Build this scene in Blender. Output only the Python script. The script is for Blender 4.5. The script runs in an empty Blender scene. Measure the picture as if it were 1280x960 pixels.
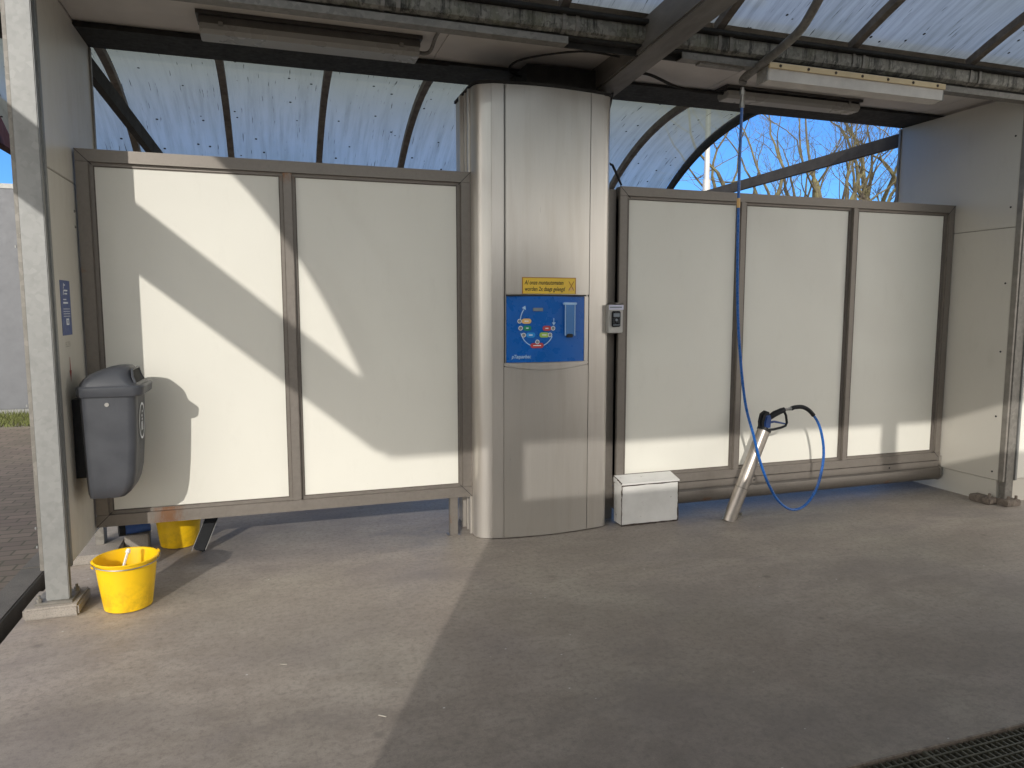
import bpy, bmesh, math, random
from mathutils import Vector, Matrix
random.seed(7)
R = math.radians
S = bpy.context.scene
C = S.collection

# ------------------------------------------------------------------ helpers
class MB:
    """collects shapes (world coordinates) and links them as ONE mesh object"""
    def __init__(s): s.bm = bmesh.new()
    def box(s, x0, x1, y0, y1, z0, z1, bev=0.0):
        b = bmesh.new()
        vs = [b.verts.new((x, y, z)) for x in (x0, x1) for y in (y0, y1) for z in (z0, z1)]
        for f in ((0,1,3,2),(4,6,7,5),(0,4,5,1),(2,3,7,6),(0,2,6,4),(1,5,7,3)): b.faces.new([vs[i] for i in f])
        bmesh.ops.recalc_face_normals(b, faces=b.faces)
        if bev: bmesh.ops.bevel(b, geom=b.edges[:], offset=bev, segments=2, affect='EDGES')
        s.merge(b); return s
    def merge(s, b):
        m = bpy.data.meshes.new('tmp'); b.to_mesh(m); b.free(); s.bm.from_mesh(m); bpy.data.meshes.remove(m)
    def bar(s, p, q, w, h, up=(0,0,1), bev=0.0):
        p, q = Vector(p), Vector(q); d = (q-p); L = d.length; d.normalize()
        side = d.cross(Vector(up)); side.normalize(); u = side.cross(d)
        b = bmesh.new()
        vs = [b.verts.new(p + d*a*L + side*i*w/2 + u*j*h/2) for a in (0,1) for i in (-1,1) for j in (-1,1)]
        for f in ((0,1,3,2),(4,6,7,5),(0,4,5,1),(2,3,7,6),(0,2,6,4),(1,5,7,3)): b.faces.new([vs[i] for i in f])
        bmesh.ops.recalc_face_normals(b, faces=b.faces)
        if bev: bmesh.ops.bevel(b, geom=b.edges[:], offset=bev, segments=2, affect='EDGES')
        s.merge(b); return s
    def tube(s, pts, r, n=10, cap=True):
        pts = [Vector(p) for p in pts]
        rs = r if isinstance(r, (list, tuple)) else [r]*len(pts)
        rings = []; ref = None
        for i, p in enumerate(pts):
            t = (pts[min(i+1, len(pts)-1)] - pts[max(i-1, 0)]).normalized()
            if ref is None:
                ref = Vector((0,0,1)) if abs(t.z) < .9 else Vector((1,0,0))
            a = t.cross(ref); a.normalize(); b = a.cross(t); ref = b
            rings.append([s.bm.verts.new(p + (a*math.cos(k*2*math.pi/n) + b*math.sin(k*2*math.pi/n))*rs[i]) for k in range(n)])
        for r0, r1 in zip(rings, rings[1:]):
            for k in range(n): s.bm.faces.new((r0[k], r0[(k+1) % n], r1[(k+1) % n], r1[k]))
        if cap:
            s.bm.faces.new(rings[0][::-1]); s.bm.faces.new(rings[-1])
        return s
    def lathe(s, prof, c, n=48):
        rings = []
        for (r, z) in prof:
            rings.append([s.bm.verts.new((c[0]+max(r,1e-4)*math.cos(k*2*math.pi/n), c[1]+max(r,1e-4)*math.sin(k*2*math.pi/n), c[2]+z)) for k in range(n)])
        for r0, r1 in zip(rings, rings[1:]):
            for k in range(n): s.bm.faces.new((r0[k], r0[(k+1) % n], r1[(k+1) % n], r1[k]))
        return s
    def prism(s, poly, axis, a0, a1, bev=0.0, seg=2):
        """poly of 2D points extruded along axis (0: poly=(y,z), 1: poly=(x,z), 2: poly=(x,y))"""
        def P(p, a): return ((a, p[0], p[1]), (p[0], a, p[1]), (p[0], p[1], a))[axis]
        b = bmesh.new()
        A = [b.verts.new(P(p, a0)) for p in poly]; B = [b.verts.new(P(p, a1)) for p in poly]
        n = len(poly)
        b.faces.new(A); b.faces.new(B[::-1])
        for i in range(n): b.faces.new((A[i], B[i], B[(i+1) % n], A[(i+1) % n]))
        bmesh.ops.recalc_face_normals(b, faces=b.faces)
        if bev:
            es = [e for e in b.edges if (e.verts[0] in A) == (e.verts[1] in A)]
            bmesh.ops.bevel(b, geom=es, offset=bev, segments=seg, affect='EDGES')
        s.merge(b); return s
    def grid(s, fn, nu, nv):
        g = [[s.bm.verts.new(fn(i/nu, j/nv)) for j in range(nv+1)] for i in range(nu+1)]
        for i in range(nu):
            for j in range(nv): s.bm.faces.new((g[i][j], g[i+1][j], g[i+1][j+1], g[i][j+1]))
        return s
    def build(s, name, mat, parent=None, smooth=True, fixn=True, thick=0):
        if fixn: bmesh.ops.recalc_face_normals(s.bm, faces=s.bm.faces)
        if thick: bmesh.ops.solidify(s.bm, geom=s.bm.faces[:], thickness=thick)
        m = bpy.data.meshes.new(name)
        off = Vector((0,0,0))
        q = parent
        while q is not None: off += q.location; q = q.parent
        if off.length: bmesh.ops.translate(s.bm, verts=s.bm.verts, vec=-off)
        s.bm.to_mesh(m); s.bm.free()
        if smooth:
            for p in m.polygons: p.use_smooth = True
            m.set_sharp_from_angle(angle=R(35))
        m.materials.append(mat)
        o = bpy.data.objects.new(name, m); C.objects.link(o)
        if parent is not None: o.parent = parent
        return o
def thing(name, label, cat, loc=(0,0,0), group=None):
    o = bpy.data.objects.new(name, None); C.objects.link(o); o.location = loc; o.empty_display_size = .1
    o['label'] = label; o['category'] = cat
    if group: o['group'] = group
    return o
def tag(o, label, cat, group=None):
    o['label'] = label; o['category'] = cat
    if group: o['group'] = group
    return o
def struct(o, kind='structure'): o['kind'] = kind; return o
def text(name, body, size, mat, parent, fn, shear=0, bold=0.0, align='LEFT', stretch=1.0):
    """flat lettering; fn maps text-plane (u, v) to a world point"""
    cu = bpy.data.curves.new('t', 'FONT'); cu.body = body; cu.size = size; cu.shear = shear; cu.align_x = align; cu.offset = bold; cu.resolution_u = 3
    o = bpy.data.objects.new('t', cu); C.objects.link(o)
    dg = bpy.context.evaluated_depsgraph_get()
    m = bpy.data.meshes.new_from_object(o.evaluated_get(dg)); bpy.data.objects.remove(o)
    mb = MB(); mb.bm.from_mesh(m); bpy.data.meshes.remove(m)
    for v in mb.bm.verts: v.co = fn(v.co.x*stretch, v.co.y)
    return mb.build(name, mat, parent, smooth=False, fixn=False)

# ------------------------------------------------------------------ materials
def newmat(name):
    m = bpy.data.materials.new(name); m.use_nodes = True
    nt = m.node_tree; b = nt.nodes['Principled BSDF']
    return m, nt, b
def N(nt, t, **k):
    n = nt.nodes.new(t)
    for a, v in k.items(): setattr(n, a, v)
    return n
def coords(nt, scale=(1,1,1)):
    tc = N(nt, 'ShaderNodeTexCoord'); mp = N(nt, 'ShaderNodeMapping'); mp.inputs['Scale'].default_value = scale
    nt.links.new(tc.outputs['Object'], mp.inputs['Vector']); return mp.outputs['Vector']
def noise(nt, vec, sc, det=4, rough=.6, dist=0):
    n = N(nt, 'ShaderNodeTexNoise'); n.inputs['Scale'].default_value = sc; n.inputs['Detail'].default_value = det
    n.inputs['Roughness'].default_value = rough; n.inputs['Distortion'].default_value = dist
    nt.links.new(vec, n.inputs['Vector']); return n.outputs['Fac']
def ramp(nt, fac, stops):
    r = N(nt, 'ShaderNodeValToRGB'); e = r.color_ramp.elements
    while len(e) < len(stops): e.new(.5)
    for i, (p, c) in enumerate(stops):
        e[i].position = p; e[i].color = (c, c, c, 1) if isinstance(c, (int, float)) else (*c, 1)
    nt.links.new(fac, r.inputs['Fac']); return r.outputs['Color']
def mix(nt, fac, a, b, mode='MIX'):
    n = N(nt, 'ShaderNodeMix', data_type='RGBA', blend_type=mode)
    for sock, v in ((n.inputs['Factor'], fac), (n.inputs['A'], a), (n.inputs['B'], b)):
        if isinstance(v, bpy.types.NodeSocket): nt.links.new(v, sock)
        elif isinstance(v, tuple): sock.default_value = (*v, 1)
        else: sock.default_value = v
    return n.outputs['Result']
def bump(nt, b, h, strength=.2, dist=.01):
    n = N(nt, 'ShaderNodeBump'); n.inputs['Strength'].default_value = strength; n.inputs['Distance'].default_value = dist
    nt.links.new(h, n.inputs['Height']); nt.links.new(n.outputs['Normal'], b.inputs['Normal'])
def simple(name, col, rough=.5, metal=0.0, var=.12, sc=6, stretch=(1,1,1), rv=.1, bmp=0, spec=None):
    """base colour with uneven tone and gloss"""
    m, nt, b = newmat(name)
    v = coords(nt, stretch)
    n = noise(nt, v, sc, 6, .65)
    d = tuple(c*(1-var*1.3) for c in col); l = tuple(min(1, c*(1+var)) for c in col)
    nt.links.new(ramp(nt, n, [(.3, d), (.7, l)]), b.inputs['Base Color'])
    n2 = noise(nt, v, sc*3.1, 3)
    nt.links.new(ramp(nt, n2, [(.3, max(0, rough-rv)), (.7, min(1, rough+rv))]), b.inputs['Roughness'])
    b.inputs['Metallic'].default_value = metal
    if spec is not None: b.inputs['Specular IOR Level'].default_value = spec
    if bmp: bump(nt, b, n2, bmp, .004)
    return m
M = {}
# laminate partition panels: off-white with faint film of dried splash
def panel_mat(name, col, grime=.16, splash=True):
    m, nt, b = newmat(name)
    v = coords(nt, (1,1,.35)); big = noise(nt, coords(nt), 1.1, 4, .55)
    c = ramp(nt, big, [(.3, tuple(x*.95 for x in col)), (.7, col)])
    st = noise(nt, v, 9, 7, .7)
    c = mix(nt, ramp(nt, st, [(.55, 0.0), (.8, grime)]), c, tuple(x*.62 for x in (col[0], col[1]*.97, col[2]*.9)))
    sp = noise(nt, coords(nt), 90, 2, .5)
    c = mix(nt, ramp(nt, sp, [(.745, 0.0), (.78, .18)]), c, (.30,.27,.22))
    nt.links.new(c, b.inputs['Base Color'])
    nt.links.new(ramp(nt, st, [(.3, .28), (.75, .5)]), b.inputs['Roughness'])
    return m
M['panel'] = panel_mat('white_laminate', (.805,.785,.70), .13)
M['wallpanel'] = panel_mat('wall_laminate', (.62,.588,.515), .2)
M['dull_panel'] = panel_mat('dull_laminate', (.36,.35,.33), .2)  # grey for the unseen opposite panels, darkened to dim the column's reflection
M['ceiling'] = simple('ceiling_sheet', (.60,.56,.51), .6, 0, .10, 1.5)
# brushed stainless with vertical grain and streaks
def steel(name, col, rough=.36, grain=(60,60,1.2), stain=.35):
    m, nt, b = newmat(name)
    g = noise(nt, coords(nt, grain), 4, 5, .7)
    big = noise(nt, coords(nt, (5,5,.5)), 1.6, 5, .6)
    c = ramp(nt, g, [(.25, tuple(x*.92 for x in col)), (.75, col)])
    c = mix(nt, ramp(nt, big, [(.5, 0.0), (.78, stain)]), c, (col[0]*.62, col[1]*.56, col[2]*.48))
    nt.links.new(c, b.inputs['Base Color'])
    nt.links.new(ramp(nt, g, [(.2, rough-.06), (.8, rough+.1)]), b.inputs['Roughness'])
    b.inputs['Metallic'].default_value = .70
    b.inputs['Anisotropic'].default_value = .5
    bump(nt, b, g, .06, .002)
    return m
M['steel'] = steel('brushed_stainless', (.62,.585,.535), .33)
M['steel_door'] = steel('brushed_stainless_door', (.60,.567,.515), .31)
M['tube_steel'] = simple('stainless_tube', (.44,.40,.355), .40, .85, .06, 25, rv=.05)
# anodised frame profile, dull and brown-grey, with rust runs in places
def frame_mat(name='frame_aluminium', rust=None):
    m, nt, b = newmat(name)
    g = noise(nt, coords(nt, (14,14,14)), 3, 6, .7)
    c = ramp(nt, g, [(.3, (.215,.192,.168)), (.72, (.26,.234,.206))])
    ru = noise(nt, coords(nt, (1.4,1.4,2.0)), 2.3, 4, .6)
    c = mix(nt, ramp(nt, ru, [(.66, 0.0), (.74, .75)]), c, (.26,.115,.045))
    if rust:      # a rust run of its own place: (axis, from, to)
        tco = N(nt, 'ShaderNodeTexCoord'); sx = N(nt, 'ShaderNodeSeparateXYZ'); nt.links.new(tco.outputs['Object'], sx.inputs[0])
        mid_, half = (rust[1]+rust[2])/2, abs(rust[2]-rust[1])/2
        sb = N(nt, 'ShaderNodeMath', operation='SUBTRACT'); nt.links.new(sx.outputs[rust[0]], sb.inputs[0]); sb.inputs[1].default_value = mid_
        ab = N(nt, 'ShaderNodeMath', operation='ABSOLUTE'); nt.links.new(sb.outputs[0], ab.inputs[0])
        mr = N(nt, 'ShaderNodeMapRange'); nt.links.new(ab.outputs[0], mr.inputs['Value']); mr.inputs['From Min'].default_value = half; mr.inputs['From Max'].default_value = 0
        rn = noise(nt, coords(nt, (9,9,3)), 4, 6, .75)
        mu = N(nt, 'ShaderNodeMath', operation='MULTIPLY'); nt.links.new(mr.outputs['Result'], mu.inputs[0]); nt.links.new(rn, mu.inputs[1])
        c = mix(nt, ramp(nt, mu.outputs[0], [(.24, 0.0), (.50, .8)]), c, (.22,.095,.035))
    nt.links.new(c, b.inputs['Base Color'])
    b.inputs['Metallic'].default_value = .55
    nt.links.new(ramp(nt, g, [(.3, .4), (.7, .58)]), b.inputs['Roughness'])
    return m
M['frame'] = frame_mat()
M['frame_rust_top'] = frame_mat('frame_rust_top', ('Z', 2.30, 2.62))
M['frame_rust_low'] = frame_mat('frame_rust_low', ('X', -.98, -.58))
M['gap'] = simple('dark_gap', (.025,.024,.023), .7)
def galva(name, a, bcol, sc=55, metal=.35, streak=0.0):
    m, nt, b = newmat(name)
    vo = N(nt, 'ShaderNodeTexVoronoi'); vo.inputs['Scale'].default_value = sc
    v = coords(nt); n0 = noise(nt, v, 12, 3)
    nt.links.new(v, vo.inputs['Vector'])
    c = ramp(nt, vo.outputs['Color'], [(.1, a), (.9, bcol)])
    c = mix(nt, ramp(nt, n0, [(.45, 0.0), (.75, .5)]), c, tuple(x*.8 for x in a))
    if streak:
        d = noise(nt, coords(nt, (5,5,.5)), 3, 6, .8)
        c = mix(nt, ramp(nt, d, [(.50, 0.0), (.60, streak)]), c, (.022,.022,.018))
        blot = noise(nt, coords(nt, (3.5,3.5,2)), 2.2, 4, .7)
        c = mix(nt, ramp(nt, blot, [(.52, 0.0), (.66, .8)]), c, (.045,.043,.034))
        gr = noise(nt, coords(nt, (2,2,2)), 3, 3)
        c = mix(nt, ramp(nt, gr, [(.5, 0.0), (.7, .5)]), c, (.16,.16,.10))
    nt.links.new(c, b.inputs['Base Color']); b.inputs['Metallic'].default_value = metal
    b.inputs['Roughness'].default_value = .5
    return m
M['galv'] = galva('galvanised_steel', (.235,.238,.23), (.27,.272,.262), 38)
M['galv_dark'] = galva('weathered_galvanised', (.17,.16,.14), (.24,.225,.20), 40, .3)
M['gutter'] = galva('stained_gutter', (.13,.125,.105), (.27,.26,.225), 45, .2, .97)
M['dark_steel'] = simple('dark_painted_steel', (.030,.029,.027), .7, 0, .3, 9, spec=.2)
M['rib'] = simple('rib_profile', (.15,.13,.11), .65, 0, .3, 14, spec=.2)
M['rafter'] = simple('rafter_paint', (.15,.138,.122), .5, .2, .3, 5, (1,.3,1))
M['brace'] = simple('brace_paint', (.05,.047,.044), .75, 0, .2, 9, spec=.15)
M['maroon'] = simple('maroon_paint', (.055,.024,.024), .8, 0, .2, spec=.12)
M['trim'] = simple('trim_strip', (.26,.24,.21), .5, .3, .2, 10)
M['wallend'] = M['wallpanel']
# floor
def floor_mat():
    m, nt, b = newmat('worn_concrete')
    v = coords(nt)
    a = noise(nt, v, .55, 5, .6, .4); c1 = ramp(nt, a, [(.3, (0.300,0.251,0.211)), (.52, (0.397,0.343,0.292)), (.72, (0.446,0.397,0.343))])
    hue = noise(nt, v, .9, 3, .5)
    c1 = mix(nt, ramp(nt, hue, [(.42, 0.0), (.62, .45)]), c1, (0.365,0.343,0.279))
    hue2 = noise(nt, coords(nt, (1.1,.8,1)), 1.3, 2, .5)
    c1 = mix(nt, ramp(nt, hue2, [(.5, 0.0), (.72, .4)]), c1, (0.324,0.288,0.267))
    mid = noise(nt, coords(nt, (1,1.25,1)), 3.2, 11, .82, .25)
    c1 = mix(nt, ramp(nt, mid, [(.33, .75), (.55, 0.0)]), c1, (0.243,0.203,0.170))
    trk = noise(nt, coords(nt, (.45,1.0,1)), 1.5, 8, .72, .6)      # passes of wheels and water along the bay
    c1 = mix(nt, ramp(nt, trk, [(.40, .42), (.60, 0.0)]), c1, (.165,.137,.115))
    fine = noise(nt, v, 210, 3, .7)
    c1 = mix(nt, ramp(nt, fine, [(.3, .32), (.55, 0.0)]), c1, (0.178,0.154,0.130))
    c1 = mix(nt, ramp(nt, fine, [(.56, 0.0), (.75, .3)]), c1, (0.648,0.583,0.502))
    scr = noise(nt, coords(nt, (3,26,1)), 5, 6, .8, 1.5)
    c1 = mix(nt, ramp(nt, scr, [(.66, 0.0), (.74, .35)]), c1, (0.583,0.535,0.470))
    gr = noise(nt, coords(nt, (1,1,1)), 34, 6, .8)
    c1 = mix(nt, ramp(nt, gr, [(.36, .5), (.52, 0.0)]), c1, (.13,.112,.095))
    c1 = mix(nt, ramp(nt, gr, [(.56, 0.0), (.72, .28)]), c1, (.36,.33,.285))
    mk = noise(nt, coords(nt, (1,2.6,1)), 11, 9, .85, .8)
    c1 = mix(nt, ramp(nt, mk, [(.655, 0.0), (.70, .5)]), c1, (.42,.39,.35))
    pu = noise(nt, coords(nt, (.8,1.2,1)), 1.15, 3, .6, .5)
    c1 = mix(nt, ramp(nt, pu, [(.5, 0.0), (.66, .4)]), c1, (.165,.142,.140))
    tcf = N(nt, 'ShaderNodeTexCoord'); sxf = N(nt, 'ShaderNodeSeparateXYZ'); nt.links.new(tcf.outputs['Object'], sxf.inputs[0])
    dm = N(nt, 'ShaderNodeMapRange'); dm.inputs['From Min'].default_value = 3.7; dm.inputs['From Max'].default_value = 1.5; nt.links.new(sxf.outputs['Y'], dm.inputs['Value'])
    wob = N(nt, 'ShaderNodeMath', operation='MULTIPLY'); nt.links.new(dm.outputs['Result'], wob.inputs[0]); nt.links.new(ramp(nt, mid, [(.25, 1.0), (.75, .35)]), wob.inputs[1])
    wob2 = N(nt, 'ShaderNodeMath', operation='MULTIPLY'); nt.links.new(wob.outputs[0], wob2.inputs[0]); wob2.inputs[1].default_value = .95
    c1 = mix(nt, wob2.outputs[0], c1, (.100,.086,.073))     # near floor painted darker for its weaker grazing sheen, plus some dirt
    # pale flecks and dark oil drops
    vo = N(nt, 'ShaderNodeTexVoronoi'); vo.inputs['Scale'].default_value = 5.5; nt.links.new(coords(nt, (1,1.6,1)), vo.inputs['Vector'])
    c1 = mix(nt, ramp(nt, vo.outputs['Distance'], [(.012, .8), (.035, 0.0)]), c1, (0.750,0.750,0.750))
    vo2 = N(nt, 'ShaderNodeTexVoronoi'); vo2.inputs['Scale'].default_value = 2.3; vd = N(nt, 'ShaderNodeMapping'); vd.inputs['Location'].default_value = (3.3,1.7,0)
    nt.links.new(v, vd.inputs['Vector']); nt.links.new(vd.outputs['Vector'], vo2.inputs['Vector'])
    c1 = mix(nt, ramp(nt, vo2.outputs['Distance'], [(.03, .55), (.075, 0.0)]), c1, (0.130,0.113,0.097))
    nt.links.new(c1, b.inputs['Base Color'])
    nt.links.new(ramp(nt, mid, [(.3, .48), (.7, .72)]), b.inputs['Roughness'])
    bump(nt, b, fine, .25, .003)
    return m
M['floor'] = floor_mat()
def concrete(name, col):
    m, nt, b = newmat(name); v = coords(nt)
    a = noise(nt, v, 5, 8, .7); f = noise(nt, v, 150, 2, .6)
    c = ramp(nt, a, [(.3, tuple(x*.72 for x in col)), (.7, tuple(x*1.15 for x in col))])
    c = mix(nt, ramp(nt, f, [(.35, .45), (.5, 0.0)]), c, tuple(x*.4 for x in col))
    nt.links.new(c, b.inputs['Base Color']); b.inputs['Roughness'].default_value = .85
    bump(nt, b, f, .5, .004); return m
M['concrete'] = concrete('rough_concrete', (.30,.27,.235))
M['kerb'] = concrete('kerb_concrete', (.10,.094,.085))
def brick_mat():
    m, nt, b = newmat('brick_paving')
    br = N(nt, 'ShaderNodeTexBrick'); br.inputs['Scale'].default_value = 1
    br.inputs['Brick Width'].default_value = .21; br.inputs['Row Height'].default_value = .105; br.inputs['Mortar Size'].default_value = .007
    br.inputs['Color1'].default_value = (.098,.077,.066,1); br.inputs['Color2'].default_value = (.135,.107,.09,1); br.inputs['Mortar'].default_value = (.045,.045,.03,1)
    br.inputs['Bias'].default_value = -.1
    nt.links.new(coords(nt), br.inputs['Vector'])
    a = noise(nt, coords(nt), 1.3, 6, .7)
    c = mix(nt, ramp(nt, a, [(.4, 0.0), (.7, .55)]), br.outputs['Color'], (.07,.066,.045))
    nt.links.new(c, b.inputs['Base Color']); b.inputs['Roughness'].default_value = .85
    bump(nt, b, br.outputs['Fac'], -.4, .006)
    return m
M['brick'] = brick_mat()
M['kerb_pale'] = simple('dry_straw', (.42,.39,.33), .8)
M['soil'] = simple('ground_soil', (.13,.115,.095), .9, 0, .3, .8)
M['grass'] = simple('grass_blades', (.10,.115,.028), .8, 0, .5, 40)
# weathered translucent roof sheet: mostly diffusing, a little clear, streaked with algae and dirt
def sheet_mat(name, sv, clear=.16, top_dirt=False, tint=(1,1,1)):
    m, nt, b = newmat(name)
    out = nt.nodes['Material Output']; nt.nodes.remove(b)
    st = noise(nt, coords(nt, sv), 3.2, 6, .7); big = noise(nt, coords(nt), .9, 4, .6)
    c = ramp(nt, st, [(.3, (.25,.265,.27)), (.55, (.40,.42,.44)), (.75, (.46,.485,.505))])
    c = mix(nt, ramp(nt, big, [(.45, 0.0), (.7, .45)]), c, (.27,.285,.245))
    if top_dirt:      # algae film left by water along the upper edge of the rear vault
        tco = N(nt, 'ShaderNodeTexCoord'); sp_ = N(nt, 'ShaderNodeSeparateXYZ'); nt.links.new(tco.outputs['Object'], sp_.inputs[0])
        film = ramp(nt, sp_.outputs['Y'], [(0.0, 0.0), (.35, 0.0)])
        mr = N(nt, 'ShaderNodeMapRange'); mr.inputs['From Min'].default_value = -1.1; mr.inputs['From Max'].default_value = .25; mr.inputs['To Min'].default_value = 1; mr.inputs['To Max'].default_value = 0
        nt.links.new(sp_.outputs['Y'], mr.inputs['Value'])
        ragged = mix(nt, .5, mr.outputs['Result'], st, 'OVERLAY')
        c = mix(nt, ragged, c, (.20,.212,.175))
    c = mix(nt, 1.0, c, tint, 'MULTIPLY')
    vo = N(nt, 'ShaderNodeTexVoronoi'); vo.inputs['Scale'].default_value = 8.5; nt.links.new(coords(nt, (1,1,1)), vo.inputs['Vector'])
    vo.inputs['Randomness'].default_value = 1.0
    spots = ramp(nt, vo.outputs['Distance'], [(.075, 1.0), (.105, 0.0)])
    drip = noise(nt, coords(nt, tuple(x*2.2 for x in sv)), 5, 3, .5)
    dirt = mix(nt, ramp(nt, drip, [(.665, 0.0), (.72, .85)]), spots, (1.0,1.0,1.0), 'MIX')
    c = mix(nt, dirt, c, (.02,.02,.018))
    tl = N(nt, 'ShaderNodeBsdfTranslucent'); df = N(nt, 'ShaderNodeBsdfDiffuse'); tr = N(nt, 'ShaderNodeBsdfTransparent'); gl = N(nt, 'ShaderNodeBsdfGlossy')
    nt.links.new(c, tl.inputs['Color']); nt.links.new(c, df.inputs['Color'])
    tr.inputs['Color'].default_value = (.60,.70,.74,1); gl.inputs['Roughness'].default_value = .25
    m1 = N(nt, 'ShaderNodeMixShader'); m1.inputs[0].default_value = .42; nt.links.new(tl.outputs[0], m1.inputs[1]); nt.links.new(df.outputs[0], m1.inputs[2])
    m2 = N(nt, 'ShaderNodeMixShader'); nt.links.new(m1.outputs[0], m2.inputs[1]); nt.links.new(tr.outputs[0], m2.inputs[2])
    inv = mix(nt, dirt, (clear,)*3, (0.0,0.0,0.0)); cl = mix(nt, ramp(nt, st, [(.3, .45), (.7, 0.0)]), inv, (0.01,0.01,0.01)); cl = mix(nt, ragged, cl, (.02,.02,.02)) if top_dirt else cl; nt.links.new(cl, m2.inputs[0])
    m3 = N(nt, 'ShaderNodeMixShader'); m3.inputs[0].default_value = .03; nt.links.new(m2.outputs[0], m3.inputs[1]); nt.links.new(gl.outputs[0], m3.inputs[2])
    nt.links.new(m3.outputs[0], out.inputs['Surface'])
    return m
M['sheet'] = sheet_mat('translucent_roof_sheet', (7,.45,.45), .05, tint=(.80,.90,1.0))
M['sheet_rear'] = sheet_mat('translucent_rear_sheet', (7,.4,.4), .30, True, tint=(.93,.95,.82))
M['nwall'] = simple('grey_sheet_wall', (.12,.125,.135), .6, 0, .07, 5)
def bin_mat():
    m, nt, b = newmat('grey_bin_plastic')
    a = noise(nt, coords(nt), 7, 6, .65); sc_ = noise(nt, coords(nt, (30,30,4)), 3, 6, .8, 1.0)
    c = ramp(nt, a, [(.3, (.050,.053,.062)), (.7, (.066,.070,.080))])
    c = mix(nt, ramp(nt, sc_, [(.62, 0.0), (.72, .35)]), c, (.12,.125,.135))
    nt.links.new(c, b.inputs['Base Color']); nt.links.new(ramp(nt, a, [(.3, .34), (.7, .5)]), b.inputs['Roughness'])
    bump(nt, b, noise(nt, coords(nt), 220, 2, .5), .12, .002); return m
M['bin'] = bin_mat()
M['bin_dark'] = simple('bin_mouth_shade', (.012,.012,.012), .8)
def bucket_mat():
    m, nt, b = newmat('yellow_plastic')
    v = coords(nt); a = noise(nt, v, 16, 7, .75)
    tc = N(nt, 'ShaderNodeTexCoord'); sx = N(nt, 'ShaderNodeSeparateXYZ'); nt.links.new(tc.outputs['Object'], sx.inputs[0])
    low = ramp(nt, sx.outputs['Z'], [(.06, .6), (.19, 0.05)])
    d = mix(nt, ramp(nt, a, [(.42, 0.0), (.62, 1.0)]), (0.0,0.0,0.0), low, 'MIX')
    c = mix(nt, d, (.88,.545,.008), (.48,.28,.014))
    nt.links.new(c, b.inputs['Base Color']); b.inputs['Roughness'].default_value = .38
    b.inputs['Subsurface Weight'].default_value = .0
    return m
M['bucket'] = bucket_mat()
M['brush_white'] = simple('white_handle_plastic', (.75,.73,.68), .45, 0, .05)
M['wire'] = simple('wire_metal', (.35,.34,.32), .4, .9)
M['black'] = simple('black_rubber', (.012,.013,.015), .5, 0, .2, 20, spec=.3)
M['black_gloss'] = simple('black_plastic', (.016,.018,.021), .3, 0, .2, 20)
M['hose'] = simple('blue_hose', (.012,.115,.42), .3, 0, .1, 20)
M['gunblue'] = simple('blue_gun_cover', (.016,.06,.22), .35, 0, .1, 20)
M['blueitem'] = simple('blue_plastic', (.045,.10,.30), .4, 0, .15, 20)
M['ctrl_blue'] = simple('control_blue', (.002,.115,.46), .3, 0, .06, 4)
M['notice_blue'] = simple('notice_blue', (.075,.11,.27), .45, 0, .06, 10)
M['print_white'] = simple('print_white', (.80,.83,.86), .5, 0, .02)
M['print_pale'] = simple('print_pale_blue', (.42,.62,.86), .5, 0, .02)
M['print_grey'] = simple('print_grey', (.21,.24,.27), .4, 0, .05)
M['print_black'] = simple('print_black', (.02,.018,.015), .6, 0, .05)
M['print_faint'] = simple('print_faint', (.38,.36,.32), .6, 0, .05)
M['print_red'] = simple('print_red', (.50,.06,.07), .45, 0, .05)
M['print_arrow_red'] = simple('print_arrow_red', (.32,.07,.055), .6, 0, .2, 40)
M['print_orange'] = simple('print_orange', (.75,.47,.18), .45, 0, .05)
M['print_green'] = simple('print_green', (.01,.26,.14), .45, 0, .05)
M['print_cyan'] = simple('print_cyan', (.02,.28,.72), .45, 0, .05)
M['print_lime'] = simple('print_lime', (.35,.55,.10), .45, 0, .05)
M['sign_yellow'] = simple('sign_yellow', (.84,.56,.06), .45, 0, .05)
M['sign_border'] = simple('sign_border', (.45,.21,.03), .5, 0, .1)
M['reader_box'] = simple('reader_case', (.50,.49,.46), .45, .3, .06)
M['lilac'] = simple('reader_strip', (.62,.62,.74), .4, 0, .05)
M['holder'] = simple('clear_holder', (.10,.24,.52), .15, 0, .05)
def chipped():
    m, nt, b = newmat('chipped_white_paint')
    v = coords(nt)
    geo = N(nt, 'ShaderNodeNewGeometry')
    a = noise(nt, v, 22, 6, .7); e = noise(nt, v, 5, 4, .6)
    c = ramp(nt, e, [(.3, (.60,.59,.56)), (.7, (.72,.71,.68))])
    c = mix(nt, ramp(nt, a, [(.64, 0.0), (.70, .85)]), c, (.13,.085,.055))
    nt.links.new(c, b.inputs['Base Color']); b.inputs['Roughness'].default_value = .5
    return m
M['chipped'] = chipped()
M['rust_edge'] = simple('rusty_edge', (.060,.042,.032), .8, 0, .4, 40)
M['lamp_white'] = simple('lamp_housing_white', (.60,.57,.52), .5, 0, .1, 6)
M['lamp_strip'] = simple('lamp_yellowed_strip', (.66,.52,.30), .5, 0, .08, 6)
M['lamp_dark'] = simple('lamp_housing_dark', (.055,.05,.045), .45, 0, .2, 8)
M['lamp_diff'] = simple('lamp_diffuser', (.33,.32,.29), .3, 0, .06, 1.5)
M['lamp_grey'] = simple('lamp_housing_grey', (.14,.13,.115), .45, 0, .2, 8)
M['rustplate'] = simple('rusty_footplate', (.19,.155,.125), .8, 0, .4, 30)
M['grate'] = simple('grate_steel', (.085,.082,.06), .55, .3, .35, 20)
M['pit'] = simple('drain_pit', (.02,.019,.016), .9)
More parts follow.
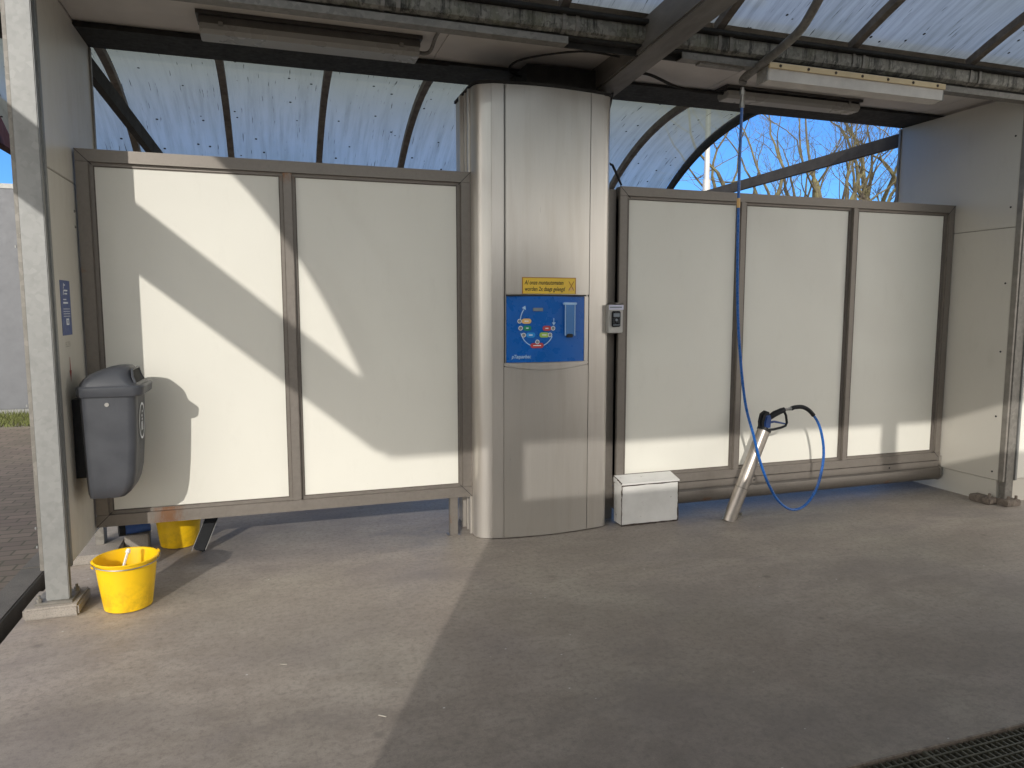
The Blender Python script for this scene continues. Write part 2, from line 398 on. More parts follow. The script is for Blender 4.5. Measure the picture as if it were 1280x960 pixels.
def bark():
    m, nt, b = newmat('mossy_bark'); v = coords(nt)
    a = noise(nt, v, 3, 6, .7); f = noise(nt, v, 30, 4, .7)
    c = ramp(nt, a, [(.35, (.058,.046,.036)), (.5, (.115,.10,.055)), (.68, (.20,.185,.075))])
    c = mix(nt, ramp(nt, f, [(.35, .6), (.55, 0.0)]), c, (.06,.048,.035))
    nt.links.new(c, b.inputs['Base Color']); b.inputs['Roughness'].default_value = .9; bump(nt, b, f, .4, .01); return m
M['bark'] = bark()
M['twig'] = simple('twig_bark', (.17,.14,.095), .9, 0, .3, 5)
M['pole'] = simple('lamp_pole_grey', (.45,.45,.44), .4, .3, .1)

# ------------------------------------------------------------------ setting: ground
XL, XR = -1.065, 5.60          # inner faces of the two side walls
YP = 4.86                      # plane of the wash-bay partition
GX0, GX1, GY0, GY1 = .2, 5.35, 1.33, 1.885   # drain opening
mb = MB(); mb.box(-150, 150, -120, 160, -.6, -.14)
struct(mb.build('ground', M['soil']))
mb = MB()
xs = [-1.29, GX0, GX1, 11.0]; ys = [-9.0, GY0, GY1, 9.3]
for i in range(3):
    for j in range(3):
        if (i, j) == (1, 1): continue
        mb.grid(lambda u, v, i=i, j=j: Vector((xs[i]+(xs[i+1]-xs[i])*u, ys[j]+(ys[j+1]-ys[j])*v, 0)), 1, 1)
bmesh.ops.remove_doubles(mb.bm, verts=mb.bm.verts, dist=1e-5)
for (x0, x1, y0, y1) in ((GX0,GX0,GY0,GY1),(GX1,GX1,GY0,GY1),(GX0,GX1,GY0,GY0),(GX0,GX1,GY1,GY1),(-1.29,-1.29,-9,9.3)):
    vs = [mb.bm.verts.new(p) for p in ((x0,y0,0),(x1,y1,0),(x1,y1,-.135),(x0,y0,-.135))]; mb.bm.faces.new(vs)
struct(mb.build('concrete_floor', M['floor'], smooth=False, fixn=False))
mb = MB(); mb.box(GX0+.001, GX1-.001, GY0+.001, GY1-.001, -.13, -.12)
struct(mb.build('drain_channel', M['pit']))
# paving left of the bay, laid in bricks, with a kerb and a soiled groove
mb = MB(); mb.box(-60, -1.525, -60, 11.1, -.139, -.004)
struct(mb.build('brick_paving', M['brick'], smooth=False))
mb = MB()
y = -8.0
while y < 11:
    mb.box(-1.52, -1.372, y, y+.994, -.139, .012 + random.uniform(-.003,.003), .008); y += 1.0
struct(mb.build('kerb', M['kerb']))
mb = MB(); mb.box(11.01, 90, -60, 60, -.139, -.006)
struct(mb.build('yard_paving', M['brick'], smooth=False))
# verge of grass in front of the grey wall
mb = MB(); mb.box(-30, 6, 11.11, 14.5, -.139, .02)
struct(mb.build('grass_verge', M['soil']))
mb = MB(); rg = random.Random(3)
for i in range(9000):
    x = rg.uniform(-7.5, -1.6); yy = 11.12 + 1.3*rg.random(); h = rg.uniform(.03, .11); a = rg.uniform(0, 6.28); w = .008
    dx, dy = math.cos(a)*w, math.sin(a)*w; lx, ly = rg.uniform(-.05,.05), rg.uniform(-.05,.05)
    vs = [mb.bm.verts.new(p) for p in ((x-dx,yy-dy,.018),(x+dx,yy+dy,.018),(x+lx,yy+ly,.02+h))]; mb.bm.faces.new(vs)
o = mb.build('grass', M['grass'], smooth=False, fixn=False); struct(o, 'stuff'); o['label'] = 'rough green grass along the foot of the grey sheet wall'

# ------------------------------------------------------------------ neighbouring wall, far left
t = thing('sheet_wall', 'grey sheet wall standing in grass beyond the paving at far left', 'wall', (-5,12.5,0))
mb = MB()
for k in range(-12, 2): mb.box(k*1.0-.003, k*1.0+.994, 12.45, 12.52, .10, 3.33, .004)
mb.build('wall_sheet', M['nwall'], t)
mb = MB(); mb.box(-12.05, 2.05, 12.44, 12.53, 3.331, 3.40); mb.box(-12.05, 2.05, 12.46, 12.51, -.02, .099); mb.build('wall_rail', M['galv'], t)
text('painted_letter', 'g', .42, M['print_white'], t, lambda u, v: Vector((-4.50+u, 12.446, .42+v)), bold=.006)

# ------------------------------------------------------------------ bay side walls, posts
def side_wall(label, x_in, x_out, y0, y1, z0, seam, z1):
    t = thing('side_wall', label, 'wall', ((x_in+x_out)/2, (y0+y1)/2, 0))
    a, b = sorted((x_in, x_out))
    mb = MB(); mb.box(a, b, y0, y1, z0, seam-.003, .003); mb.build('lower_panel', M['wallpanel'], t)
    mb = MB(); mb.box(a, b, y0, y1, seam+.003, z1, .003); mb.build('upper_panel', M['wallpanel'], t)
    mb = MB(); mb.box(a+.006, b-.006, y0+.006, y1-.006, seam-.0032, seam+.0032); mb.build('joint_strip', M['trim'], t)
    return t
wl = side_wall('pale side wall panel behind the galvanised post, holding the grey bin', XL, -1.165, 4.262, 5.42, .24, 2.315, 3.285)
mb = MB(); mb.box(XL-.003, XL+.006, 4.255, 4.285, .235, 3.28); mb.build('edge_trim', M['galv'], wl)
mb = MB(); mb.box(XL-.02, XL+.012, 5.405, 5.435, .24, 3.26); mb.build('edge_trim', M['trim'], wl)
mb = MB(); mb.box(-1.26, -.99, 4.98, 5.62, .0, .06, .008); mb.build('plinth', M['concrete'], wl)
mb = MB(); mb.box(-1.15, -1.10, 5.2, 5.3, .0605, .239); mb.build('wall_foot', M['galv_dark'], wl)
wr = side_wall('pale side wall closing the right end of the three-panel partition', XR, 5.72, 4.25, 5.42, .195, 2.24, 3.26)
mb = MB(); mb.box(5.605, 5.715, 4.262, 5.41, 0, .191); mb.build('plinth', M['wallpanel'], wr)
mb = MB(); mb.box(5.585, 5.60, 5.405, 5.425, .2, 3.25); mb.build('edge_trim', M['trim'], wr)
for z in (.26, .72, 1.25, 1.8, 2.4, 2.95):
    mb = MB(); mb.tube([(5.597,4.30,z),(5.60,4.30,z)], .008, 8); mb.build('screw', M['gap'], wr)

t = thing('corner_post', 'spangled galvanised square post on a concrete pad at the left end of the bay', 'post', (-1.13,4.27,0))
mb = MB(); mb.box(-1.175, -1.0665, 4.21, 4.26, .075, 3.35, .004)
mb.build('post_shaft', M['galv'], t)
mb = MB(); mb.box(-1.197, -1.177, 4.225, 4.40, .235, 3.35, .002); mb.box(-1.183, -1.166, 4.262, 4.40, .24, 3.3); mb.build('side_channel', M['galv_dark'], t)
mb = MB(); mb.box(-1.225, -1.05, 4.19, 4.36, .062, .0745, .002); mb.build('base_plate', M['galv_dark'], t)
for (x, y) in ((-1.205, 4.205), (-1.06, 4.33)):
    mb = MB(); mb.tube([(x,y,.074),(x,y,.095)], .014, 6); mb.tube([(x,y,.095),(x,y,.112)], .007, 8); mb.build('anchor_bolt', M['galv_dark'], t)
for z in (.36, .46, 1.1, 1.9):
    mb = MB(); mb.box(-1.207, -1.2, 4.222, 4.228, z, z+.012); mb.build('rivet', M['galv'], t)
mb = MB(); mb.box(-1.27, -1.015, 4.15, 4.42, 0, .0615, .01)
mb.build('concrete_pad', M['concrete'], t)

t = thing('corner_post', 'slim steel post with a rusty foot at the front edge of the right side wall', 'post', (5.66,4.22,0))
mb = MB(); mb.box(5.625, 5.715, 4.20, 4.247, .05, 3.2, .004); mb.build('post_shaft', M['galv_dark'], t)
mb = MB(); mb.box(5.60, 5.622, 4.205, 4.249, .19, 3.2, .002); mb.build('edge_trim', M['trim'], t)
mb = MB(); mb.box(5.716, 5.738, 4.19, 4.255, .2, 3.2, .002); mb.build('edge_trim', M['galv'], t)
mb = MB(); mb.box(5.585, 5.74, 4.14, 4.246, 0, .05, .006); mb.box(5.50, 5.604, 4.23, 4.42, .0, .055, .01); mb.build('base_plate', M['rustplate'], t)
for (x, y, z) in ((5.625, 4.165, .05), (5.71, 4.165, .05), (5.55, 4.27, .055)):
    mb = MB(); mb.tube([(x,y,z-.002),(x,y,z+.03)], .012, 6); mb.build('anchor_bolt', M['rustplate'], t)

t = thing('end_panel', 'white wall panel with screws beside the right steel post at frame edge', 'wall', (6.6,4.3,0))
mb = MB(); mb.box(5.741, 7.6, 4.255, 4.31, .195, 2.237, .003); mb.box(5.741, 7.6, 4.255, 4.31, 2.243, 3.2, .003); mb.build('panel_face', M['panel'], t)
mb = MB(); mb.box(5.741, 7.6, 4.265, 4.30, 0, .191); mb.build('plinth', M['wallpanel'], t)
for z in (.28, .75, 1.3, 1.9, 2.5):
    mb = MB(); mb.tube([(5.80,4.251,z),(5.80,4.256,z)], .007, 8); mb.build('screw', M['gap'], t)

# ------------------------------------------------------------------ partitions
def partition(label, xs, z0, z1, y, legs=(), w=.088, pm='panel'):
    """glazed-in laminate panels between mitred box rails"""
    t = thing('partition', label, 'partition', ((xs[0]+xs[-1])/2, y, 0))
    x0, x1 = xs[0], xs[-1]
    yf, yb = y-.04, y+.035
    # rails with a stepped bead
    def rail(name, poly, axis, a0, a1): 
        mb = MB(); mb.prism(poly, axis, a0, a1, .004); return mb.build(name, M['frame_rust_low'] if legs == (1.17,) and name == 'bottom_rail' else M['frame'], t)
    prof_t = [(yf, z1-w+.018), (yf, z1), (yb, z1), (yb, z1-w), (y-.012, z1-w), (y-.012, z1-w+.018)]
    rail('top_rail', prof_t, 0, x0, x1)
    prof_b = [(yf, z0), (yb, z0), (yb, z0+w), (y-.012, z0+w), (y-.012, z0+w-.018), (yf, z0+w-.018)]
    rail('bottom_rail', prof_b, 0, x0, x1)
    n = len(xs)
    for i, x in enumerate(xs):
        a, b = (x, x+w) if i == 0 else ((x-w, x) if i == n-1 else (x-w*.52, x+w*.52))
        mb = MB(); mb.box(a+(.018 if i else 0), b-(.018 if i < n-1 else 0), yf+.003, yb-.003, z0+w-.018, z1-w+.018, .003)
        mb.box(a, b, y-.012, yb-.006, z0+w, z1-w)
        mb.build('stile', M['frame_rust_top'] if legs == (1.17,) and i == 1 else M['frame'], t)
    for i in range(n-1):
        a = xs[i] + (w if i == 0 else w*.52); b = xs[i+1] - (w if i == n-2 else w*.52)
        mb = MB(); mb.box(a-.01, b+.01, y-.002, y+.012, z0+w-.01, z1-w+.01); mb.build('panel', M[pm], t)
        mb = MB()   # dark gasket line round each panel
        for (p, q) in ((a-.020, a-.0165), (b+.0165, b+.020)):
            mb.box(p, q, yf+.0015, yf+.0045, z0+w, z1-w)
        for (p, q, r, s_) in ((a, a+.006, z0+w, z1-w), (b-.006, b, z0+w, z1-w), (a+.006, b-.006, z0+w, z0+w+.006), (a+.006, b-.006, z1-w-.006, z1-w)):
            mb.box(p, q, y-.0075, y-.0015, r, s_)
        mb.build('gasket', M['rib'], t)
    for (xa, xb, za, zb) in ((x0, x0+w, z1, z1-w), (x1, x1-w, z1, z1-w), (x0, x0+w, z0, z0+w), (x1, x1-w, z0, z0+w)):   # mitre joints
        mb = MB(); mb.bar((xa, yf, za), (xb, yf, zb), .0035, .003, (0,1,0)); mb.build('mitre_joint', M['gap'], t)
    for x in legs:
        mb = MB(); mb.box(x-.028, x+.028, y-.025, y+.025, 0, z0-.001, .003); mb.build('leg', M['frame'], t)
        mb = MB(); mb.box(x-.045, x+.045, y-.04, y+.04, 0, .006); mb.build('leg_foot', M['frame'], t)
    return t
pl = partition('two tall white panels in a brownish metal frame left of the steel column', [-1.055, .113, 1.30], .278, 2.515, YP, (1.17,))
pr = partition('three tall white panels in a brownish metal frame right of the steel column', [2.405, 3.46, 4.535, 5.592], .262, 2.475, YP-.035, (), .082)
mb = MB(); mb.box(2.405, 5.56, 4.765, 4.865, .206, .258, .004); mb.build('lower_rail', M['frame'], pr)
mb = MB(); mb.prism([(4.772,.203),(4.757,.19),(4.752,.165),(4.754,.135),(4.762,.11),(4.78,.092),(4.81,.086),(4.86,.09),(4.868,.14),(4.865,.203)], 0, 2.405, 5.565); mb.build('bottom_tube', M['frame'], pr)
mb = MB(); mb.prism([(4.772,.205),(4.748,.19),(4.746,.135),(4.755,.105),(4.78,.085),(4.86,.085),(4.87,.205)], 0, 5.5655, 5.578); mb.build('tube_cap', M['trim'], pr)
mb = MB(); mb.prism([(5.562,.30),(5.59,.30),(5.59,.20),(5.575,.215),(5.564,.25)], 1, 4.77, 4.84, .003); mb.build('corner_bracket', M['trim'], pr)
for x in (2.9, 3.62, 4.28, 5.0):
    mb = MB(); mb.tube([(x,4.763,.232),(x,4.768,.232)], .008, 8); mb.build('rivet', M['gap'], pr)
# hinge loop on the left frame stile
mb = MB(); mb.tube([(-1.065,4.80,2.06),(-1.078,4.79,2.09),(-1.078,4.79,2.14),(-1.062,4.80,2.16)], .008, 8); mb.build('hinge', M['galv_dark'], pl)

# ------------------------------------------------------------------ steel column with the control panel
CX = 1.81
def cfront(x):                      # bulging front
    u = (x-CX)/.40
    return 4.634 + .036*u*u + .012*max(0, u)
ct = thing('machine_column', 'brushed stainless machine column with a blue control panel between the partitions', 'column', (CX,4.9,0))
poly = [(1.30,5.22),(1.30,4.80)]
for k in range(1, 8):
    a = R(90*k/8); poly.append((1.37-.07*math.cos(a)+.0, 4.795-.095*math.sin(a)))
nf = 20
for k in range(nf+1):
    x = 1.40 + (2.225-1.40)*k/nf; poly.append((x, cfront(x)+.008))
for k in range(1, 7):
    a = R(90*k/7); poly.append((2.235+.065*math.sin(a), 4.775-.08*math.cos(a)))
poly += [(2.305,4.80),(2.305,5.22)]
mb = MB(); mb.prism(poly, 2, .004, 3.062); mb.build('casing', M['steel'], ct)
def cskin(x0, x1, z0, z1, off=.0, n=14, zb=None, zt=None, th=.006):
    mb = MB()
    def f(u, v):
        x = x0+(x1-x0)*u
        lo = z0 if zb is None else zb(x); hi = z1 if zt is None else zt(x)
        return Vector((x, cfront(x)-off, lo+(hi-lo)*v))
    b = mb.grid(f, n, 1)
    # return edges so the sheet has thickness
    ex = [e for e in mb.bm.edges if e.is_boundary]
    r = bmesh.ops.extrude_edge_only(mb.bm, edges=ex)
    for v in r['geom']:
        if isinstance(v, bmesh.types.BMVert): v.co.y += th
    return mb
arc = lambda x: 1.205 - .028*math.cos((x-1.785)/.295*math.pi/2)
cskin(1.496, 2.108, 1.695, 3.06, .004).build('upper_door', M['steel_door'], ct)
cskin(1.482, 2.108, .008, 1.17, .004, zt=lambda x: arc(x)-.004).build('lower_door', M['steel_door'], ct)
cskin(1.482, 2.108, 1.2, 1.228, .004, zb=lambda x: arc(x)+.004).build('panel_sill', M['steel'], ct)
cskin(2.113, 2.222, .008, 3.06, .004, 5).build('side_strip', M['steel'], ct)
cskin(1.402, 1.478, .008, 3.06, .004, 5).build('side_strip', M['steel'], ct)
mb = MB()
for x in (1.489, 2.1105): mb.box(x-.0022, x+.0022, cfront(x)+.0035, cfront(x)+.0075, .01, 3.058)
mb.build('door_gap', M['gap'], ct)
big = [((p[0]-CX)*1.02+CX, (p[1]-4.95)*1.03+4.95) for p in poly]
mb = MB(); mb.prism(big, 2, 3.064, 3.082); mb.build('top_cap', M['dark_steel'], ct)
mb = MB(); mb.box(1.285, 1.2985, 4.83, 4.85, .004, 3.06); mb.box(1.288, 1.2985, 4.93, 4.94, .004, 3.06); mb.box(1.272, 1.2985, 5.0, 5.03, .004, 3.06); mb.build('side_rib', M['steel'], ct)
mb = MB(); mb.box(2.309, 2.403, 4.848, 4.866, .004, 2.46); mb.build('filler_plate', M['frame'], ct)
mb = MB(); mb.box(2.306, 2.325, 4.81, 4.845, .004, 3.06); mb.box(2.306, 2.345, 4.87, 4.90, .004, 3.06); mb.build('side_rib', M['steel'], ct)
mb = MB(); mb.box(1.70, 2.30, 4.82, 5.2, 3.083, 3.262); mb.build('head_box', M['dark_steel'], ct)
# blue control panel, a part with its printed graphics
bp = cskin(1.497, 2.068, 1.232, 1.682, .010, 16).build('control_panel', M['ctrl_blue'], ct)
mb = MB(); mb.box(1.499, 2.072, cfront(1.8)-.012, cfront(1.8)+.03, 1.683, 1.692); mb.build('panel_hood', M['gap'], ct)
cskin(2.073, 2.104, 1.232, 1.682, .007, 3).build('panel_edge', M['steel'], ct)
def cp(u, v, lift=.0128): return Vector((u, cfront(u)-lift, v))
def PX(px, py):   # position on the control panel from its own 0..1 coordinates
    return 1.497+.571*px, 1.682-.45*py
def disc(mb, x, z, r, lift, n=20, sx=1.0):
    vs = [mb.bm.verts.new(cp(x+r*sx*math.cos(2*math.pi*k/n), z+r*math.sin(2*math.pi*k/n), lift)) for k in range(n)]
    mb.bm.faces.new(vs)
def pill(mb, x0, x1, z, r, lift=.0135):
    vs = []
    for k in range(9): a = R(-90+180*k/8); vs.append((x1-r+r*math.cos(a), z+r*math.sin(a)))
    for k in range(9): a = R(90+180*k/8); vs.append((x0+r+r*math.cos(a), z+r*math.sin(a)))
    mb.bm.faces.new([mb.bm.verts.new(cp(a, b, lift)) for a, b in vs])
def strip(mb, pts, w, lift=.0132):
    for (a, b) in zip(pts, pts[1:]):
        d = Vector((b[0]-a[0], b[1]-a[1])).normalized()*w/2; n_ = (-d.y, d.x)
        mb.bm.faces.new([mb.bm.verts.new(cp(*p, lift)) for p in ((a[0]+n_[0],a[1]+n_[1]),(a[0]-n_[0],a[1]-n_[1]),(b[0]-n_[0],b[1]-n_[1]),(b[0]+n_[0],b[1]+n_[1]))])
gk = dict(smooth=False, fixn=False)
ccx, ccz = PX(.375, .50)
mb = MB()
rx, rz = .118, .118
def circ(a): return (ccx + rx*math.sin(R(a)), ccz - rz*math.cos(R(a)))
strip(mb, [circ(a) for a in range(-78, 70, 6)], .006)
strip(mb, [(PX(.165,.36)), (PX(.172,.30)), (PX(.185,.25)), (PX(.205,.20))], .006)
a_ = PX(.222,.155)
mb.bm.faces.new([mb.bm.verts.new(cp(*p, .0132)) for p in ((a_[0]+.002, a_[1]+.006), (a_[0]-.022, a_[1]-.010), (a_[0]+.006, a_[1]-.024))])
strip(mb, [PX(.585,.33), PX(.585,.40)], .005)
a_ = PX(.585,.445)
mb.bm.faces.new([mb.bm.verts.new(cp(*p, .0132)) for p in ((a_[0], a_[1]), (a_[0]-.014, a_[1]+.022), (a_[0]+.014, a_[1]+.022))])
mb.build('arrow_ring', M['print_pale'], bp, **gk)
pills = [((.18,.30),.375,'print_orange',.155), ((.20,.30),.48,'print_green',.168), ((.235,.35),.585,'print_cyan',.205), ((.29,.455),.745,'print_red',.375), ((.40,.525),.585,'print_lime',.535), ((.44,.55),.485,'print_red',.575)]
for (xr, py, mat, dx) in pills:
    mb = MB(); z = PX(0, py)[1]; pill(mb, PX(xr[0],0)[0], PX(xr[1],0)[0], z, .0175, .0137); mb.build('program_key', M[mat], bp, **gk)
    mb = MB(); strip(mb, [(PX(xr[0]+.035,0)[0], z), (PX(xr[1]-.035,0)[0], z)], .007, .0141); mb.build('key_caption', M['print_white'], bp, **gk)
mb = MB()
for (xr, py, mat, dx) in pills:
    disc(mb, *PX(dx, py if dx != .375 else .69), .0145, .0145)
mb.build('key_lamp', M['print_grey'], bp, **gk)
mb = MB()
for (xr, py, mat, dx) in pills:
    x, z = PX(dx, py if dx != .375 else .69)
    for k in range(14):
        a = 2*math.pi*k/14; b = 2*math.pi*(k+1)/14
        mb.bm.faces.new([mb.bm.verts.new(cp(x+r_*math.cos(q), z+r_*math.sin(q), .0149)) for r_, q in ((.0155,a),(.0115,a),(.0115,b),(.0155,b))])
mb.build('lamp_ring', M['print_white'], bp, **gk)
mb = MB(); x, z = PX(.32,.175); x2, z2 = PX(.445,.225); mb.box(x, x2, cfront(1.7)-.018, cfront(1.7)-.005, z2, z, .002); mb.build('display', M['print_grey'], bp)
# clear card holder at the right
mb = MB(); x, z = PX(.725,.115); x2, z2 = PX(.855,.60); mb.box(x, x2, cfront(1.95)-.030, cfront(1.95)-.010, z2, z, .006); mb.build('card_holder', M['holder'], bp)
mb = MB()
for (a, b, c, d) in ((x, x+.004, z2, z), (x2-.004, x2, z2, z)): mb.box(a, b, cfront(1.95)-.034, cfront(1.95)-.028, c, d)
mb.box(x-.012, x2+.012, cfront(1.95)-.034, cfront(1.95)-.01, z-.006, z+.010, .003); mb.build('holder_edge', M['print_pale'], bp)
mb = MB(); mb.box((x+x2)/2-.022, (x+x2)/2+.022, cfront(1.95)-.033, cfront(1.95)-.01, z2-.012, z2+.014, .003); mb.build('holder_foot', M['print_black'], bp)
tx, tz = PX(.06,.935)
text('maker_name', 'pTaquarbec', .034, M['print_pale'], bp, lambda u, v: cp(tx+u, tz+v, .0136), shear=.25, bold=.0006, stretch=.82)

# yellow notice above the control panel
sg = thing('yellow_notice', 'yellow notice with black Dutch lettering stuck above the blue control panel', 'sign', (1.80,4.63,1.75))
yf = cfront(1.8)-.0055
mb = MB(); mb.grid(lambda u, v: Vector((1.605+.397*u, cfront(1.605+.397*u)-.0052, 1.698+.112*v)), 10, 1); mb.build('backing', M['sign_border'], sg, thick=.001)
mb = MB(); mb.grid(lambda u, v: Vector((1.612+.383*u, cfront(1.612+.383*u)-.0070, 1.7+.104*v)), 10, 1); mb.build('face', M['sign_yellow'], sg)
sgf = lambda ox, oz: (lambda u, v: Vector((ox+u, cfront(ox+u)-.0078, oz+v)))
text('lettering', 'Al onze muntautomaten', .041, M['print_black'], sg, sgf(1.622,1.761), shear=.22, bold=.0004, stretch=.70)
text('lettering', 'worden 2x daags geleegd', .041, M['print_black'], sg, sgf(1.622,1.718), shear=.22, bold=.0004, stretch=.70)
mb = MB()
def sstrip(a, b, w, lift):
    d = Vector((b[0]-a[0], b[1]-a[1])).normalized()*w/2
    mb.bm.faces.new([mb.bm.verts.new(Vector((p[0], cfront(p[0])-lift, p[1]))) for p in ((a[0]-d.y,a[1]+d.x),(a[0]+d.y,a[1]-d.x),(b[0]+d.y,b[1]-d.x),(b[0]-d.y,b[1]+d.x))])
sstrip((1.945,1.722),(1.985,1.785),.006,.0082); sstrip((1.985,1.722),(1.945,1.785),.006,.0086)
mb.build('crossed_emblem', M['sign_border'], sg, **gk)
mb = MB()
for (x, z) in ((1.975,1.735),(1.955,1.73)):
    mb.bm.faces.new([mb.bm.verts.new(Vector((x+.011*math.cos(2*math.pi*k/14), cfront(x)-.0079, z+.011*math.sin(2*math.pi*k/14)))) for k in range(14)])
mb.build('coin_emblem', M['print_orange'], sg, **gk)

# card reader on the right of the column
t = thing('card_reader', 'small grey card reader with a black keypad right of the steel column', 'card reader', (2.31,4.66,1.5))
mb = MB(); mb.box(2.262, 2.376, 4.655, 4.80, 1.425, 1.625, .006); mb.build('case', M['reader_box'], t)
mb = MB(); mb.box(2.262, 2.376, 4.650, 4.6545, 1.59, 1.624, .001); mb.build('top_strip', M['lilac'], t)
mb = MB(); mb.box(2.268, 2.362, 4.648, 4.6498, 1.603, 1.612); mb.build('strip_print', M['print_grey'], t)
mb = MB(); mb.box(2.282, 2.350, 4.638, 4.654, 1.468, 1.582, .006); kp = mb.build('keypad', M['black_gloss'], t)
mb = MB(); mb.box(2.292, 2.340, 4.636, 4.639, 1.54, 1.565, .001); mb.build('screen', M['print_grey'], kp)
mb = MB(); mb.tube([(2.316,4.636,1.518),(2.316,4.640,1.518)], .009, 14); mb.build('button', M['print_grey'], kp)
mb = MB(); mb.box(2.29, 2.342, 4.636, 4.639, 1.48, 1.485); mb.build('slot', M['print_grey'], kp)
mb = MB(); mb.box(2.33, 2.392, 4.69, 4.815, 1.632, 1.640); mb.box(2.38, 2.392, 4.69, 4.815, 1.42, 1.64); mb.build('bracket', M['trim'], t)

# cable loop over the right partition top
mb = MB(); mb.tube([(2.345,4.93,2.62),(2.375,4.93,2.66),(2.405,4.92,2.645),(2.44,4.91,2.57),(2.47,4.90,2.50)], [.012,.012,.010,.009,.008], 8)
tag(mb.build('black_cable', M['black'], None), 'short black cable curling over the top rail beside the column', 'cable')

# low white box beside the column
t = thing('service_box', 'low white metal box with chipped rusty edges at the foot of the column', 'box', (2.64,4.75,0))
x0, x1, yf_, yb_, z1 = 2.388, 2.862, 4.655, 4.783, .315
mb = MB(); mb.box(x0, x1, yf_, yb_, .008, z1-.012, .003); mb.build('body', M['chipped'], t)
mb = MB(); mb.prism([(yf_-.007,z1-.006),(yf_-.007,z1+.006),(yb_,z1+.040),(yb_,z1-.006)], 0, x0-.005, x1+.005, .002); mb.build('sloped_lid', M['chipped'], t)
def edge(a, b, w=.006):
    mb = MB(); P = [Vector(a)+(Vector(b)-Vector(a))*k/14+Vector((random.uniform(-1,1), random.uniform(-.3,.3), random.uniform(-1,1)))*.0018 for k in range(15)]
    mb.tube(P, [w*random.uniform(.6,1.5) for _ in P], 5); mb.build('rusty_edge', M['rust_edge'], t)
edge((x0+.001,yf_+.001,z1-.010), (x1-.001,yf_+.001,z1-.010), .0055)
edge((x0+.002,yf_+.001,.01), (x0+.002,yf_+.001,z1-.014), .0045); edge((x1-.002,yf_+.001,.01), (x1-.002,yf_+.001,z1-.014), .0045)
edge((x0,yf_,.005), (x1,yf_,.005), .006); edge((x0-.003,yf_-.006,z1+.004), (x0-.003,yb_,z1+.038), .004)

# ------------------------------------------------------------------ lance holder, gun, hose and boom
t = thing('lance_holder', 'slanted stainless tube rising from the floor that holds the spray gun', 'lance holder', (3.24,4.54,0))
A = Vector((3.235,4.545,-.01)); B = Vector((3.555,4.58,.675)); D = (B-A).normalized()
mb = MB(); mb.tube([A, A+(B-A)*.36], .050, 28); mb.tube([A+(B-A)*.362, B], .048, 28); mb.build('tube', M['tube_steel'], t)
mb = MB(); mb.tube([B-D*.012, B+D*.012], .053, 28); mb.build('rim', M['black'], t)
mb = MB(); mb.tube([A+(B-A)*.355, A+(B-A)*.366], .0515, 28); mb.build('joint_ring', M['trim'], t)
mb = MB(); mb.tube([(3.32,4.62,.0),(3.32,4.62,.012)], .05, 16); mb.tube([(3.40,4.63,.0),(3.40,4.63,.022)], .012, 6); mb.build('floor_flange', M['galv_dark'], t)

gt = thing('spray_gun', 'blue and black high-pressure spray gun resting in the slanted tube', 'spray gun', (3.6,4.55,.72))
# head over the tube mouth, handle to the right with guard, trigger
mb = MB(); mb.prism([(3.505,.685),(3.50,.74),(3.515,.80),(3.55,.822),(3.585,.81),(3.60,.775),(3.595,.70),(3.57,.672),(3.52,.672)], 1, 4.555, 4.60, .012); mb.build('gun_head', M['black'], gt)
mb = MB(); mb.prism([(3.535,.69),(3.535,.735),(3.55,.785),(3.585,.79),(3.597,.76),(3.592,.69)], 1, 4.546, 4.609, .008); mb.build('side_cover', M['gunblue'], gt)
mb = MB(); mb.tube([(3.585,4.577,.758),(3.64,4.574,.792),(3.70,4.570,.815),(3.725,4.568,.822)], [.020,.024,.022,.020], 12); mb.build('handle', M['black'], gt)
mb = MB(); mb.tube([(3.72,4.568,.818),(3.742,4.567,.775),(3.752,4.567,.72),(3.74,4.567,.695),(3.70,4.568,.683),(3.63,4.572,.672),(3.565,4.577,.672)], .0095, 8); mb.build('guard', M['black'], gt)
mb = MB(); mb.tube([(3.59,4.575,.728),(3.64,4.573,.732),(3.69,4.57,.722),(3.735,4.568,.712)], [.010,.009,.008,.006], 8); mb.build('trigger', M['gunblue'], gt)
mb = MB(); mb.tube([(3.728,4.568,.822),(3.765,4.564,.826)], .010, 10); mb.tube([(3.765,4.564,.826),(3.785,4.562,.829)], .013, 6); mb.build('swivel', M['wire'], gt)
mb = MB(); mb.tube([(3.54,4.577,.675), A+(B-A)*.75], .014, 8); mb.build('lance', M['wire'], gt)

def catmull(P, n=8):
    P = [Vector(p) for p in P]; Q = [P[0]*2-P[1]] + P + [P[-1]*2-P[-2]]; out = []
    for i in range(1, len(Q)-2):
        for k in range(n):
            s = k/n; a, b, c, d = Q[i-1], Q[i], Q[i+1], Q[i+2]
            out.append(.5*((2*b)+(c-a)*s+(2*a-5*b+4*c-d)*s*s+(3*b-a-3*c+d)*s**3))
    out.append(P[-1]); return out
hz = thing('pressure_hose', 'long blue hose hanging from the ceiling boom and looping up to the spray gun', 'hose', (3.1,4.3,3.0))
HP = [(3.083,4.33,2.98),(3.10,4.36,2.55),(3.135,4.40,2.05),(3.18,4.44,1.62),(3.235,4.47,1.27),(3.31,4.49,.90),(3.40,4.50,.65),(3.47,4.50,.44),(3.56,4.50,.25),(3.66,4.50,.115),(3.78,4.50,.045),(3.90,4.50,.07),(4.00,4.50,.19),(4.055,4.505,.37),(4.06,4.51,.53),(4.02,4.52,.69),(3.955,4.535,.79),(3.89,4.55,.835),(3.82,4.56,.838),(3.785,4.562,.829)]
hp = catmull(HP, 8)
mb = MB(); mb.tube(hp, .0105, 10); mb.build('hose_line', M['hose'], hz)
